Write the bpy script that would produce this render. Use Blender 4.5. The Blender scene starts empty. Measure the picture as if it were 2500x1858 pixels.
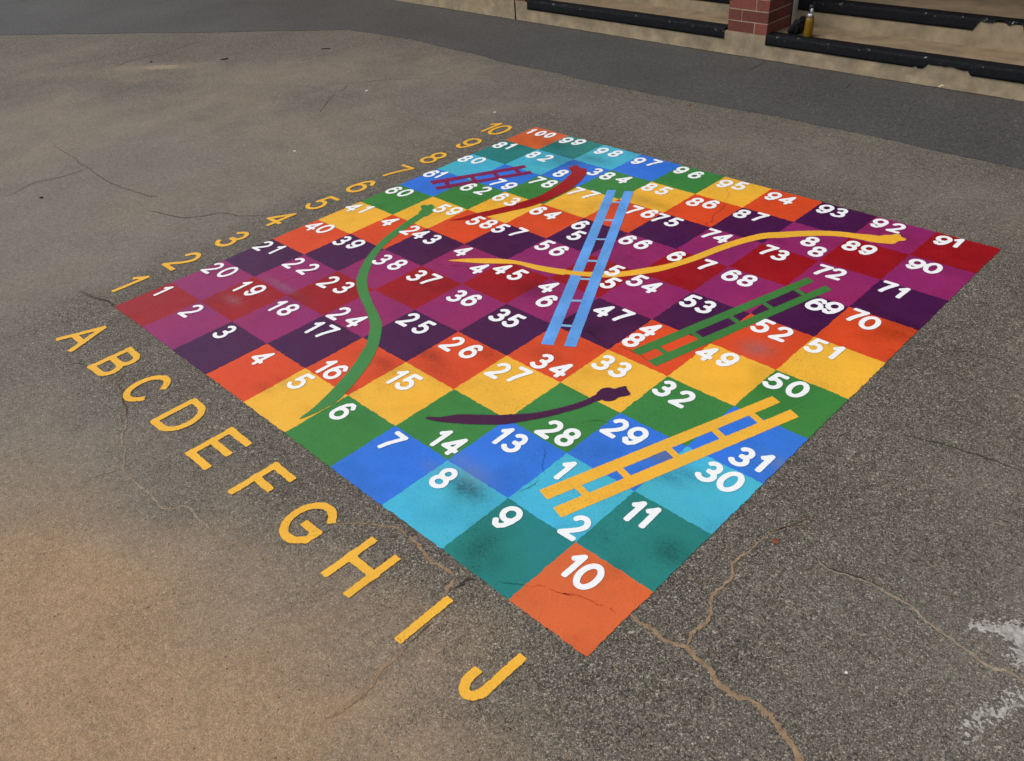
import bpy, math, random
import numpy as np
from mathutils import Matrix, Vector

# ------------------------------------------------------------------ camera, world, sun, exposure
S = 0.3                                   # one game square is 0.3 m
F_PX = 2044.1585
PH_W, PH_H = 2500, 1858
R3 = np.array([[0.71233417, 0.69850507, -0.06834251],
               [0.37157359, -0.45794656, -0.80760016],
               [-0.59541002, 0.54988691, -0.58575702]])
CAM = np.array([3.93538097, -1.05339065, 1.96523886])
scene = bpy.context.scene
COL = scene.collection
cam_data = bpy.data.cameras.new('camera')
cam = bpy.data.objects.new('camera', cam_data)
COL.objects.link(cam)
cam_data.sensor_width = 36.0
cam_data.lens = 36.0 * F_PX / PH_W
cam_data.clip_start = 0.05
cam_data.clip_end = 2000
M = Matrix.Identity(4)
for i in range(3):
    M[i][0] = R3[0, i]; M[i][1] = -R3[1, i]; M[i][2] = -R3[2, i]; M[i][3] = CAM[i]
cam.matrix_world = M
scene.camera = cam

SUN_EL, SUN_AZ = math.radians(55), math.radians(215)      # azimuth measured from +y clockwise
world = bpy.data.worlds.new('World')
scene.world = world
world.use_nodes = True
nt = world.node_tree
sky = nt.nodes.new('ShaderNodeTexSky')
sky.sky_type = 'NISHITA'
sky.sun_disc = False
sky.sun_elevation = SUN_EL
sky.sun_rotation = SUN_AZ
sky.air_density = 1.0
sky.dust_density = 4.0
sky.ozone_density = 1.0
hsv = nt.nodes.new('ShaderNodeHueSaturation')
hsv.inputs['Saturation'].default_value = 0.25             # overcast: nearly colourless sky
nt.links.new(sky.outputs[0], hsv.inputs['Color'])
nt.links.new(hsv.outputs[0], nt.nodes['Background'].inputs['Color'])
nt.nodes['Background'].inputs['Strength'].default_value = 0.12

sun_data = bpy.data.lights.new('sun', 'SUN')
sun_data.energy = 1.1
sun_data.angle = math.radians(40)
sun_data.color = (1.0, 0.95, 0.87)
sun = bpy.data.objects.new('sun', sun_data)
COL.objects.link(sun)
sd = Vector((math.sin(SUN_AZ) * math.cos(SUN_EL), math.cos(SUN_AZ) * math.cos(SUN_EL), math.sin(SUN_EL)))
sun.rotation_euler = sd.to_track_quat('Z', 'Y').to_euler()
sun.location = (0, 0, 30)

scene.view_settings.view_transform = 'Standard'
scene.view_settings.look = 'None'
scene.view_settings.gamma = 1.0
scene.view_settings.use_curve_mapping = False
scene.view_settings.exposure = 0.08

rng = random.Random(7)

# ------------------------------------------------------------------ helpers
CROPS = dict(a=(1000, 270, .3149), b=(250, 480, .33738), c=(750, 480, .33738), d=(1300, 430, .3149),
             e=(1800, 430, .3149), f=(700, 750, .3149), g=(1250, 650, .36314), h=(1000, 1000, .36326),
             i=(1400, 1250, .3681), j=(1900, 1000, .5195), k=(600, 1150, .42849), l=(100, 700, .36326),
             m=(0, 1200, .3982), n=(0, 0, .5623), o=(1200, 0, .5848), P=(0, 0, 1.0))

def at(px, py, z=0.0):
    """where the camera ray of a photo pixel meets the level plane z (metres)"""
    d = R3.T @ np.array([(px - PH_W / 2) / F_PX, (py - PH_H / 2) / F_PX, 1.0])
    k = (z - CAM[2]) / d[2]
    q = CAM + d * k
    return np.array([q[0], q[1]])

def trace(crop, pts, z=0.0):
    x0, y0, s = CROPS[crop]
    return [at(x0 + a * s, y0 + b * s, z) for a, b in pts]

def hsh(ix, iy, seed):
    n = (ix.astype(np.int64) * 374761393 + iy.astype(np.int64) * 668265263 + seed * 974634437) & 0xffffffff
    n = ((n ^ (n >> 13)) * 1274126177) & 0xffffffff
    return ((n ^ (n >> 16)) & 0xffff) / 65535.0

def vnoise(x, y, seed=0):
    x = np.asarray(x, float); y = np.asarray(y, float)
    ix = np.floor(x); iy = np.floor(y)
    fx = x - ix; fy = y - iy
    fx = fx * fx * (3 - 2 * fx); fy = fy * fy * (3 - 2 * fy)
    a = hsh(ix, iy, seed); b = hsh(ix + 1, iy, seed); c = hsh(ix, iy + 1, seed); d = hsh(ix + 1, iy + 1, seed)
    return (a * (1 - fx) + b * fx) * (1 - fy) + (c * (1 - fx) + d * fx) * fy

def fbm(x, y, seed=0, octv=4):
    t = 0; a = 0.5; n = 0
    for k in range(octv):
        t = t + a * vnoise(x, y, seed + k * 17); n += a
        x = np.asarray(x) * 2.03 + 5.1; y = np.asarray(y) * 2.03 - 3.7; a *= 0.5
    return t / n

def mesh_obj(name, verts, faces, mat, parent=None, loc=None, smooth=False):
    me = bpy.data.meshes.new(name)
    me.from_pydata([tuple(map(float, v)) for v in verts], [], [tuple(map(int, f)) for f in faces])
    me.update()
    if mat is not None:
        for mm in (mat if isinstance(mat, (list, tuple)) else [mat]):
            me.materials.append(mm)
    if smooth:
        for p in me.polygons:
            p.use_smooth = True
    o = bpy.data.objects.new(name, me)
    COL.objects.link(o)
    if parent is not None:
        o.parent = parent
    if loc is not None:
        o.location = loc
    return o

def empty(name, loc):
    o = bpy.data.objects.new(name, None)
    o.empty_display_size = 0.05
    o.location = loc
    COL.objects.link(o)
    return o

def tag(o, label, cat, group=None):
    o['label'] = label
    o['category'] = cat
    if group:
        o['group'] = group
    return o

def set_attr(o, name, vals):
    a = o.data.attributes.new(name, 'FLOAT', 'POINT')
    a.data.foreach_set('value', np.asarray(vals, np.float32))

# ---- filled outlines out of distance fields (marching squares), so painted edges can be ragged
def march(fld, x0, y0, step):
    """polygons where fld < 0; returns verts (x, y) and faces"""
    ny, nx = fld.shape
    verts = []; index = {}; faces = []
    def corner(i, j):
        k = ('c', i, j)
        if k not in index:
            index[k] = len(verts); verts.append((x0 + i * step, y0 + j * step))
        return index[k]
    def cut(i, j, i2, j2):
        k = ('e', i, j, i2, j2) if (i, j) < (i2, j2) else ('e', i2, j2, i, j)
        if k not in index:
            a = fld[j, i]; b = fld[j2, i2]; t = min(max(a / (a - b), 0.02), 0.98)
            index[k] = len(verts)
            verts.append((x0 + (i + (i2 - i) * t) * step, y0 + (j + (j2 - j) * t) * step))
        return index[k]
    ins = fld < 0
    for j in range(ny - 1):
        row = ins[j] | ins[j + 1]
        i = 0
        while i < nx - 1:
            if not (row[i] or row[i + 1]):
                i += 1
                continue
            cs = [(i, j), (i + 1, j), (i + 1, j + 1), (i, j + 1)]
            st = [ins[b, a] for a, b in cs]
            if all(st):
                faces.append([corner(*c) for c in cs])
            elif any(st):
                if st[0] == st[2] and st[1] == st[3]:
                    for k in range(4):
                        if st[k]:
                            p, n = cs[k - 1], cs[(k + 1) % 4]
                            faces.append([cut(*p, *cs[k]), corner(*cs[k]), cut(*cs[k], *n)])
                else:
                    poly = []
                    for k in range(4):
                        c, n = cs[k], cs[(k + 1) % 4]
                        if st[k]:
                            poly.append(corner(*c))
                        if st[k] != st[(k + 1) % 4]:
                            poly.append(cut(*c, *n))
                    faces.append(poly)
            i += 1
    return verts, faces

def sd_strokes(X, Y, strokes, hw, rnd):
    """distance to a set of polylines of half width hw; rnd 0 = square ends, 1 = round ends"""
    d = np.full(X.shape, 9.0)
    r = hw * rnd
    for st in strokes:
        closed = len(st) > 2 and abs(st[0][0] - st[-1][0]) + abs(st[0][1] - st[-1][1]) < 1e-6
        for k in range(len(st) - 1):
            (ax, ay), (bx, by) = st[k], st[k + 1]
            L = math.hypot(bx - ax, by - ay)
            if L < 1e-9:
                continue
            ux, uy = (bx - ax) / L, (by - ay) / L
            px, py = X - (ax + bx) / 2, Y - (ay + by) / 2
            lx = np.abs(px * ux + py * uy) - (L / 2 + r * 1.0) + r
            ly = np.abs(-px * uy + py * ux) - hw + r
            d = np.minimum(d, np.hypot(np.maximum(lx, 0), np.maximum(ly, 0)) + np.minimum(np.maximum(lx, ly), 0) - r)
            if k > 0 or closed:
                d = np.minimum(d, np.hypot(X - ax, Y - ay) - hw)
    return d

def sd_poly(X, Y, pts):
    d = np.full(X.shape, 9.0); s = np.ones(X.shape)
    n = len(pts)
    for k in range(n):
        ax, ay = pts[k]; bx, by = pts[k - 1]
        ex, ey = bx - ax, by - ay
        wx, wy = X - ax, Y - ay
        t = np.clip((wx * ex + wy * ey) / (ex * ex + ey * ey + 1e-12), 0, 1)
        d = np.minimum(d, np.hypot(wx - ex * t, wy - ey * t))
        c1 = Y >= ay; c2 = Y < by; c3 = ex * wy > ey * wx
        flip = (c1 & c2 & c3) | (~c1 & ~c2 & ~c3)
        s = np.where(flip, -s, s)
    return s * d

def smooth_poly(pts, n=6):
    """Catmull-Rom through the traced points"""
    out = []
    P = [np.array(p) for p in pts]
    N = len(P)
    for k in range(N):
        p0, p1, p2, p3 = P[k - 1], P[k], P[(k + 1) % N], P[(k + 2) % N]
        for t in np.linspace(0, 1, n, endpoint=False):
            out.append(0.5 * ((2 * p1) + (p2 - p0) * t + (2 * p0 - 5 * p1 + 4 * p2 - p3) * t * t + (3 * p1 - p0 - 3 * p2 + p3) * t ** 3))
    return out

def rough(X, Y, amp, fine, seed):
    return amp * ((fbm(X / fine, Y / fine, seed, 3) - 0.5) * 2.4)

def field_mesh(name, func, box, step, z, mat, parent=None, origin=(0, 0)):
    x0, y0, x1, y1 = box
    nx = int((x1 - x0) / step) + 2; ny = int((y1 - y0) / step) + 2
    X, Y = np.meshgrid(x0 + np.arange(nx) * step, y0 + np.arange(ny) * step)
    v, f = march(func(X, Y), x0, y0, step)
    return mesh_obj(name, [(a - origin[0], b - origin[1], z) for a, b in v], f, mat, parent)

# ---- glyph skeletons, every one in a box of width w and height 1
def arc(cx, cy, rx, ry, a0, a1, n=18):
    return [(cx + rx * math.cos(math.radians(a0 + (a1 - a0) * k / n)),
             cy + ry * math.sin(math.radians(a0 + (a1 - a0) * k / n))) for k in range(n + 1)]

GLYPH = {
    '0': (0.62, [arc(.5, .5, .5, .5, 90, 450, 36)]),
    '1': (0.42, [[(.04, .74), (.34, .84), (.72, 1.0), (.72, 0)]]),
    '2': (0.58, [arc(.5, .71, .46, .29, 165, 0, 14) + [(.9, .58), (.72, .42), (.0, .0), (1.0, .0)]]),
    '3': (0.56, [arc(.44, .745, .44, .255, 150, -80, 16), arc(.46, .265, .54, .265, 80, -152, 18), [(.36, .515), (.56, .52)]]),
    '4': (0.66, [[(.72, 0), (.72, 1.0), (.0, .28), (1.0, .28)]]),
    '5': (0.58, [[(.94, 1.0), (.22, 1.0), (.1, .5)] + arc(.46, .31, .52, .31, 125, -152, 20)]),
    '6': (0.60, [arc(.5, .31, .5, .31, 0, 360, 30), [(.02, .36), (.05, .58), (.2, .84), (.44, .99), (.7, .98), (.92, .82)]]),
    '7': (0.58, [[(.0, 1.0), (1.0, 1.0), (.66, .6), (.44, .3), (.32, 0)]]),
    '8': (0.58, [arc(.5, .755, .44, .245, 0, 360, 26), arc(.5, .26, .5, .26, 0, 360, 28)]),
    '9': (0.60, [arc(.5, .69, .5, .31, 0, 360, 30), [(.98, .64), (.95, .42), (.8, .16), (.56, .01), (.3, .02), (.08, .18)]]),
    'A': (0.86, [[(.0, 0), (.48, 1.0)], [(.52, 1.0), (1.0, 0)], [(.2, .33), (.8, .33)]]),
    'B': (0.74, [[(.0, .0), (.0, 1.0)], [(.0, 1.0), (.56, 1.0)] + arc(.6, .77, .33, .23, 80, -80, 10) + [(.5, .53), (.0, .53)],
                 [(.5, .53)] + arc(.62, .265, .38, .265, 80, -80, 10) + [(.5, .0), (.0, .0)]]),
    'C': (0.80, [arc(.5, .5, .5, .5, 38, 322, 30)]),
    'D': (0.78, [[(.0, .0), (.0, 1.0), (.45, 1.0)] + arc(.45, .5, .55, .5, 80, -80, 18) + [(.45, .0), (.0, .0)]]),
    'E': (0.74, [[(.0, .0), (.0, 1.0)], [(.0, 1.0), (1.0, 1.0)], [(.0, .53), (.94, .53)], [(.0, .0), (1.0, .0)]]),
    'F': (0.66, [[(.0, .0), (.0, 1.0)], [(.0, 1.0), (1.0, 1.0)], [(.0, .52), (.84, .52)]]),
    'G': (0.86, [arc(.5, .5, .5, .5, 45, 318, 30) + [(.93, .2), (.93, .44)], [(.93, .44), (.52, .44)]]),
    'H': (0.74, [[(.0, .0), (.0, 1.0)], [(1.0, .0), (1.0, 1.0)], [(.0, .52), (1.0, .52)]]),
    'I': (0.0, [[(.5, .0), (.5, 1.0)]]),
    'J': (0.46, [[(1.0, 1.0), (1.0, .3)] + arc(.5, .27, .5, .27, 0, -180, 14) + [(.0, .34)]]),
}

def glyph_strokes(ch, cx, cy, h, hw, wide=1.0, rot=0.0, rnd=1.0):
    w, st = GLYPH[ch]
    ih = h - 2 * hw
    iw = max(w * h * wide - (0 if w == 0 else 2 * hw), 0.0)
    c, s = math.cos(rot), math.sin(rot)
    out = []
    for pl in st:
        q = []
        for a, b in pl:
            x = (a - 0.5) * iw; y = (b - 0.5) * ih
            q.append((cx + c * x - s * y, cy + s * x + c * y))
        if rnd < 0.9:                                          # square ends reach the full height
            for e, n in ((0, 1), (-1, -2)):
                dx, dy = q[e][0] - q[n][0], q[e][1] - q[n][1]
                L = math.hypot(dx, dy)
                if abs(q[0][0] - q[-1][0]) + abs(q[0][1] - q[-1][1]) > 1e-6 and L > 0:
                    q[e] = (q[e][0] + dx / L * hw * 0.9, q[e][1] + dy / L * hw * 0.9)
        out.append(q)
    return out

# ------------------------------------------------------------------ materials
def new_mat(name):
    m = bpy.data.materials.new(name)
    m.use_nodes = True
    n = m.node_tree.nodes; l = m.node_tree.links
    return m, n, l, n['Principled BSDF']

def ramp(n, stops, interp='LINEAR'):
    r = n.new('ShaderNodeValToRGB')
    r.color_ramp.interpolation = interp
    el = r.color_ramp.elements
    while len(el) > 1:
        el.remove(el[-1])
    el[0].position = stops[0][0]; el[0].color = stops[0][1]
    for p, c in stops[1:]:
        e = el.new(p); e.color = c
    return r

def g(v):
    return (v, v, v, 1)

def mix(n, l, fac, a, b, blend='MIX'):
    m = n.new('ShaderNodeMix'); m.data_type = 'RGBA'; m.blend_type = blend
    for sock, v in ((m.inputs[0], fac), (m.inputs[6], a), (m.inputs[7], b)):
        if hasattr(v, 'is_linked'):
            l.new(v, sock)
        else:
            sock.default_value = v
    return m.outputs[2]

def math_n(n, l, op, a, b=None, c=None, clamp=False):
    m = n.new('ShaderNodeMath'); m.operation = op; m.use_clamp = clamp
    for k, v in enumerate((a, b, c)):
        if v is None:
            continue
        if hasattr(v, 'is_linked'):
            l.new(v, m.inputs[k])
        else:
            m.inputs[k].default_value = v
    return m.outputs[0]

def world_pos(n):
    return n.new('ShaderNodeNewGeometry').outputs['Position']

def noise(n, l, vec, scale, detail=4, rough_=0.55):
    t = n.new('ShaderNodeTexNoise')
    t.inputs['Scale'].default_value = scale; t.inputs['Detail'].default_value = detail
    t.inputs['Roughness'].default_value = rough_
    l.new(vec, t.inputs['Vector'])
    return t.outputs['Fac']

def voro(n, l, vec, scale, feature='F1'):
    t = n.new('ShaderNodeTexVoronoi'); t.feature = feature
    t.inputs['Scale'].default_value = scale
    l.new(vec, t.inputs['Vector'])
    return t

def stone_height(n, l, P):
    """relief of the asphalt's aggregate, the same field under paint and on bare ground"""
    v1 = voro(n, l, P, 220)
    v2 = voro(n, l, P, 120)
    a = math_n(n, l, 'SUBTRACT', 1.0, v1.outputs['Distance'])
    b = math_n(n, l, 'SUBTRACT', 1.0, v2.outputs['Distance'])
    return math_n(n, l, 'ADD', math_n(n, l, 'MULTIPLY', a, 0.5), math_n(n, l, 'MULTIPLY', b, 0.6)), v1, v2

def make_asphalt(name, stops, dust_on=True, contrast=1.0, spec=0.35):
    """exposed aggregate: every stone its own tone, binder in the gaps, dust lying over it"""
    m, n, l, bs = new_mat(name)
    P = world_pos(n)
    wv = n.new('ShaderNodeVectorMath'); wv.operation = 'ADD'
    nz = n.new('ShaderNodeTexNoise'); nz.inputs['Scale'].default_value = 210; nz.inputs['Detail'].default_value = 2
    l.new(P, nz.inputs['Vector'])
    sc = n.new('ShaderNodeVectorMath'); sc.operation = 'SCALE'; sc.inputs['Scale'].default_value = 0.006
    l.new(nz.outputs['Color'], sc.inputs[0]); l.new(P, wv.inputs[0]); l.new(sc.outputs[0], wv.inputs[1])
    Q = wv.outputs[0]                                            # stones with uneven outlines
    v1 = voro(n, l, Q, 300); v2 = voro(n, l, Q, 175); v3 = voro(n, l, Q, 100)
    s1 = n.new('ShaderNodeSeparateColor'); l.new(v1.outputs['Color'], s1.inputs[0])
    s2 = n.new('ShaderNodeSeparateColor'); l.new(v2.outputs['Color'], s2.inputs[0])
    s3 = n.new('ShaderNodeSeparateColor'); l.new(v3.outputs['Color'], s3.inputs[0])
    r1 = ramp(n, stops); l.new(s1.outputs[0], r1.inputs[0])
    r2 = ramp(n, stops); l.new(s2.outputs[0], r2.inputs[0])
    pick = ramp(n, [(0.72, g(0)), (0.74, g(1))]); l.new(s2.outputs[1], pick.inputs[0])
    c = mix(n, l, pick.outputs[0], r1.outputs[0], r2.outputs[0])
    gap = ramp(n, [(0.35, g(1)), (0.75, g(0.45))]); l.new(v1.outputs['Distance'], gap.inputs[0])
    c = mix(n, l, 0.8 * contrast, c, gap.outputs[0], 'MULTIPLY')
    # warm and cool stones
    hue = ramp(n, [(0.0, (1.12, 1.0, 0.86, 1)), (0.5, (1, 1, 1, 1)), (1.0, (0.93, 1.0, 1.06, 1))]); l.new(s1.outputs[2], hue.inputs[0])
    c = mix(n, l, 0.9, c, hue.outputs[0], 'MULTIPLY')
    # broad tonal drift, patches a hand wide, grain
    dr = ramp(n, [(0.3, g(0.84)), (0.7, g(1.16))]); l.new(noise(n, l, P, 1.3, 5, 0.6), dr.inputs[0])
    c = mix(n, l, 1.0, c, dr.outputs[0], 'MULTIPLY')
    fn = ramp(n, [(0.3, g(0.78)), (0.7, g(1.22))]); l.new(noise(n, l, P, 26, 5, 0.7), fn.inputs[0])
    c = mix(n, l, 0.8, c, fn.outputs[0], 'MULTIPLY')
    hgt = math_n(n, l, 'ADD', math_n(n, l, 'MULTIPLY', math_n(n, l, 'SUBTRACT', 1.0, v1.outputs['Distance']), 0.5),
                 math_n(n, l, 'MULTIPLY', math_n(n, l, 'SUBTRACT', 1.0, v2.outputs['Distance']), 0.6))
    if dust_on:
        at_ = n.new('ShaderNodeAttribute'); at_.attribute_name = 'dust_and_sun'
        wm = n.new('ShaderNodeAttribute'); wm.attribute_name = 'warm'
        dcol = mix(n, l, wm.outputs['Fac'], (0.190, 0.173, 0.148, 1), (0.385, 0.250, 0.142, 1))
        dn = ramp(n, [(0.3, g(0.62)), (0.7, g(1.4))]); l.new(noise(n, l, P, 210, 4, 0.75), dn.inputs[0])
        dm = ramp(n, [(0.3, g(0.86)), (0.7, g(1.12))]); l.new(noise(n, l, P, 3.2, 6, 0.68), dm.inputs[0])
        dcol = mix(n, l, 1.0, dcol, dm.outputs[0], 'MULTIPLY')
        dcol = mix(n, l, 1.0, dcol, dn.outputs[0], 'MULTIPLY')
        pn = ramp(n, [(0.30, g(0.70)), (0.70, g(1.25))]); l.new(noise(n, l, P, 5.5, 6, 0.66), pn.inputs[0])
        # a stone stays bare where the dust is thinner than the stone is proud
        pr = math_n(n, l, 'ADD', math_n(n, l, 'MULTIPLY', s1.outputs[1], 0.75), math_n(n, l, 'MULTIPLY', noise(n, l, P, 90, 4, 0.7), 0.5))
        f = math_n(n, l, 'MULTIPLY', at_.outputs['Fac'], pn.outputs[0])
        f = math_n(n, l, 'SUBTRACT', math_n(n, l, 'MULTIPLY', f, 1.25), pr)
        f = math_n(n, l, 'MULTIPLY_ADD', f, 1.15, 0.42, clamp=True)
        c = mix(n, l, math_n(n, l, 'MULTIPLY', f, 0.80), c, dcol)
        # scattered dark chips and pale chips on top
        dk = math_n(n, l, 'MULTIPLY', math_n(n, l, 'GREATER_THAN', s3.outputs[1], 0.90), math_n(n, l, 'LESS_THAN', v3.outputs['Distance'], math_n(n, l, 'MULTIPLY', s3.outputs[0], 0.36)))
        c = mix(n, l, math_n(n, l, 'MULTIPLY', dk, 0.7), c, (0.030, 0.026, 0.028, 1))
        lk = math_n(n, l, 'MULTIPLY', math_n(n, l, 'GREATER_THAN', s1.outputs[2], 0.945), math_n(n, l, 'LESS_THAN', v1.outputs['Distance'], 0.45))
        c = mix(n, l, math_n(n, l, 'MULTIPLY', lk, 0.7), c, (0.46, 0.40, 0.31, 1))
        rk = math_n(n, l, 'MULTIPLY', math_n(n, l, 'GREATER_THAN', s3.outputs[2], 0.998), math_n(n, l, 'LESS_THAN', v3.outputs['Distance'], 0.35))
        c = mix(n, l, math_n(n, l, 'MULTIPLY', rk, 0.8), c, (0.16, 0.05, 0.035, 1))
    gr = ramp(n, [(0.30, g(0.74)), (0.70, g(1.26))]); l.new(noise(n, l, P, 85, 4, 0.8), gr.inputs[0])
    c = mix(n, l, 1.0, c, gr.outputs[0], 'MULTIPLY')
    g2 = ramp(n, [(0.32, g(0.84)), (0.68, g(1.16))]); l.new(noise(n, l, P, 34, 3, 0.75), g2.inputs[0])
    c = mix(n, l, 1.0, c, g2.outputs[0], 'MULTIPLY')
    l.new(c, bs.inputs['Base Color'])
    bs.inputs['Roughness'].default_value = 0.8
    bs.inputs['Specular IOR Level'].default_value = spec
    bp = n.new('ShaderNodeBump'); bp.inputs['Strength'].default_value = 0.5; bp.inputs['Distance'].default_value = 0.0035
    l.new(hgt, bp.inputs['Height']); l.new(bp.outputs[0], bs.inputs['Normal'])
    return m

def make_paint(name, col, gloss=0.27, bump=0.16, var=0.07, grime=True, pores=0.75, drift=0.8):
    """thick acrylic paint over asphalt: colour drift, scuffs, pits, the aggregate pressing through"""
    m, n, l, bs = new_mat(name)
    P = world_pos(n)
    hgt, v1, v2 = stone_height(n, l, P)
    c4 = (*col, 1)
    dr = ramp(n, [(0.3, g(1 - var)), (0.7, g(1 + var))]); l.new(noise(n, l, P, 4.0, 5, 0.6), dr.inputs[0])
    c = mix(n, l, 1.0, c4, dr.outputs[0], 'MULTIPLY')
    fn = ramp(n, [(0.35, g(0.965)), (0.65, g(1.03))]); l.new(noise(n, l, P, 110, 3, 0.6), fn.inputs[0])
    c = mix(n, l, 1.0, c, fn.outputs[0], 'MULTIPLY')
    if grime:
        at_ = n.new('ShaderNodeAttribute'); at_.attribute_name = 'grime'
        gn = ramp(n, [(0.30, g(0.35)), (0.62, g(1.3))]); l.new(noise(n, l, P, 95, 5, 0.75), gn.inputs[0])
        gf = math_n(n, l, 'MULTIPLY', at_.outputs['Fac'], gn.outputs[0], clamp=True)
        c = mix(n, l, gf, c, mix(n, l, 0.8, c, (0.13, 0.14, 0.15, 1), 'MULTIPLY'))
        ds = n.new('ShaderNodeAttribute'); ds.attribute_name = 'scuff'
        df = math_n(n, l, 'MULTIPLY', ds.outputs['Fac'], gn.outputs[0], clamp=True)
        c = mix(n, l, df, c, (0.20, 0.21, 0.24, 1))
    # paint worn thin over the stones in places, and a slight drift of hue
    hz = ramp(n, [(0.35, (1.06, 1.0, 0.92, 1)), (0.65, (0.94, 0.99, 1.12, 1))]); l.new(noise(n, l, P, 2.6, 3, 0.5), hz.inputs[0])
    c = mix(n, l, drift, c, hz.outputs[0], 'MULTIPLY')
    pt = ramp(n, [(0.46, g(0)), (0.68, g(1))]); l.new(noise(n, l, P, 3.4, 5, 0.6), pt.inputs[0])
    po = ramp(n, [(0.56, g(0)), (0.66, g(1))]); l.new(noise(n, l, P, 190, 3, 0.65), po.inputs[0])
    c = mix(n, l, math_n(n, l, 'MULTIPLY', math_n(n, l, 'MULTIPLY', pt.outputs[0], po.outputs[0]), pores), c, mix(n, l, 1.0, c, (0.30, 0.28, 0.28, 1), 'MULTIPLY'))
    # pinholes where the paint did not reach
    sep2 = n.new('ShaderNodeSeparateColor'); l.new(v2.outputs['Color'], sep2.inputs[0])
    pin = ramp(n, [(0.985, g(0)), (0.988, g(1))]); l.new(sep2.outputs[0], pin.inputs[0])
    pd = ramp(n, [(0.10, g(1)), (0.17, g(0))]); l.new(v2.outputs['Distance'], pd.inputs[0])
    c = mix(n, l, math_n(n, l, 'MULTIPLY', math_n(n, l, 'MULTIPLY', pin.outputs[0], pd.outputs[0]), 0.65), c, (0.04, 0.035, 0.03, 1))
    l.new(c, bs.inputs['Base Color'])
    rr = ramp(n, [(0.3, g(gloss - 0.08)), (0.7, g(gloss + 0.14))]); l.new(noise(n, l, P, 9, 4, 0.6), rr.inputs[0])
    l.new(rr.outputs[0], bs.inputs['Roughness'])
    bs.inputs['Specular IOR Level'].default_value = 0.32
    h2 = math_n(n, l, 'ADD', hgt, math_n(n, l, 'MULTIPLY', noise(n, l, P, 22, 4, 0.6), 1.4))
    bp = n.new('ShaderNodeBump'); bp.inputs['Strength'].default_value = bump; bp.inputs['Distance'].default_value = 0.004
    l.new(h2, bp.inputs['Height']); l.new(bp.outputs[0], bs.inputs['Normal'])
    return m

def make_plain(name, col, rough_=0.8, var=0.15, scale=8, bump=0.2, bscale=60, spec=0.4, stain=None):
    m, n, l, bs = new_mat(name)
    P = world_pos(n)
    dr = ramp(n, [(0.3, g(1 - var)), (0.7, g(1 + var))]); l.new(noise(n, l, P, scale, 6, 0.62), dr.inputs[0])
    c = mix(n, l, 1.0, (*col, 1), dr.outputs[0], 'MULTIPLY')
    if stain:
        sr = ramp(n, [(0.46, g(0)), (0.66, g(1))]); l.new(noise(n, l, P, scale * 0.7 + 1.3, 7, 0.68), sr.inputs[0])
        c = mix(n, l, math_n(n, l, 'MULTIPLY', sr.outputs[0], stain[1]), c, (*stain[0], 1))
    l.new(c, bs.inputs['Base Color'])
    bs.inputs['Roughness'].default_value = rough_
    bs.inputs['Specular IOR Level'].default_value = spec
    bp = n.new('ShaderNodeBump'); bp.inputs['Strength'].default_value = bump; bp.inputs['Distance'].default_value = 0.004
    l.new(noise(n, l, P, bscale, 5, 0.65), bp.inputs['Height']); l.new(bp.outputs[0], bs.inputs['Normal'])
    return m

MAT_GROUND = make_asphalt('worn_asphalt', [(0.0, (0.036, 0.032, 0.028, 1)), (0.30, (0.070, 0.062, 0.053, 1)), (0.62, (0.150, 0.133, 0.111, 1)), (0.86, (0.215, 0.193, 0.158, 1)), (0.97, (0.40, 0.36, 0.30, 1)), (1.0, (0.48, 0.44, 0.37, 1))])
MAT_NEWER = make_asphalt('dark_asphalt', [(0.0, (0.040, 0.040, 0.041, 1)), (0.4, (0.058, 0.058, 0.060, 1)), (0.85, (0.088, 0.088, 0.089, 1)), (0.97, (0.15, 0.148, 0.145, 1)), (1.0, (0.2, 0.2, 0.19, 1))], dust_on=False, contrast=0.7, spec=0.6)
PAINT = {
    'red': make_paint('red_paint', (0.32, 0.008, 0.014)),
    'magenta': make_paint('magenta_paint', (0.285, 0.022, 0.128)),
    'purple': make_paint('purple_paint', (0.064, 0.009, 0.064)),
    'coral': make_paint('coral_paint', (0.70, 0.074, 0.020)),
    'yellow': make_paint('yellow_paint', (0.88, 0.47, 0.045), var=0.05),
    'green': make_paint('green_paint', (0.046, 0.225, 0.050)),
    'blue': make_paint('blue_paint', (0.034, 0.180, 0.70)),
    'cyan': make_paint('cyan_paint', (0.062, 0.46, 0.64)),
    'teal': make_paint('teal_paint', (0.018, 0.215, 0.205)),
    'orange': make_paint('orange_paint', (0.68, 0.135, 0.038)),
}
WHITE = make_paint('white_paint', (0.90, 0.92, 0.95), gloss=0.45, bump=0.06, var=0.012, pores=0.12, drift=0.0, grime=False)
YELLOW = make_paint('yellow_line_paint', (0.88, 0.47, 0.045), gloss=0.45, bump=0.28, pores=1.0, drift=0.4, var=0.06, grime=False)
SNAKE = {
    'green': make_paint('green_snake_paint', (0.055, 0.235, 0.060), grime=False, var=0.06),
    'red': make_paint('red_snake_paint', (0.33, 0.010, 0.012), grime=False, var=0.08),
    'yellow': make_paint('yellow_snake_paint', (0.86, 0.46, 0.04), grime=False, var=0.05),
    'purple': make_paint('purple_snake_paint', (0.060, 0.010, 0.050), grime=False, var=0.08),
}
LADDER = {
    'blue': make_paint('light_blue_ladder_paint', (0.125, 0.36, 0.80), grime=False, var=0.22),
    'rung': make_paint('pale_blue_rung_paint', (0.25, 0.50, 0.76), grime=False, var=0.12),
    'green': make_paint('green_ladder_paint', (0.050, 0.20, 0.048), grime=False, var=0.08),
    'yellow': make_paint('yellow_ladder_paint', (0.86, 0.46, 0.045), grime=False, var=0.06),
    'purple': make_paint('plum_ladder_paint', (0.22, 0.020, 0.085), grime=False, var=0.10),
}

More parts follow.
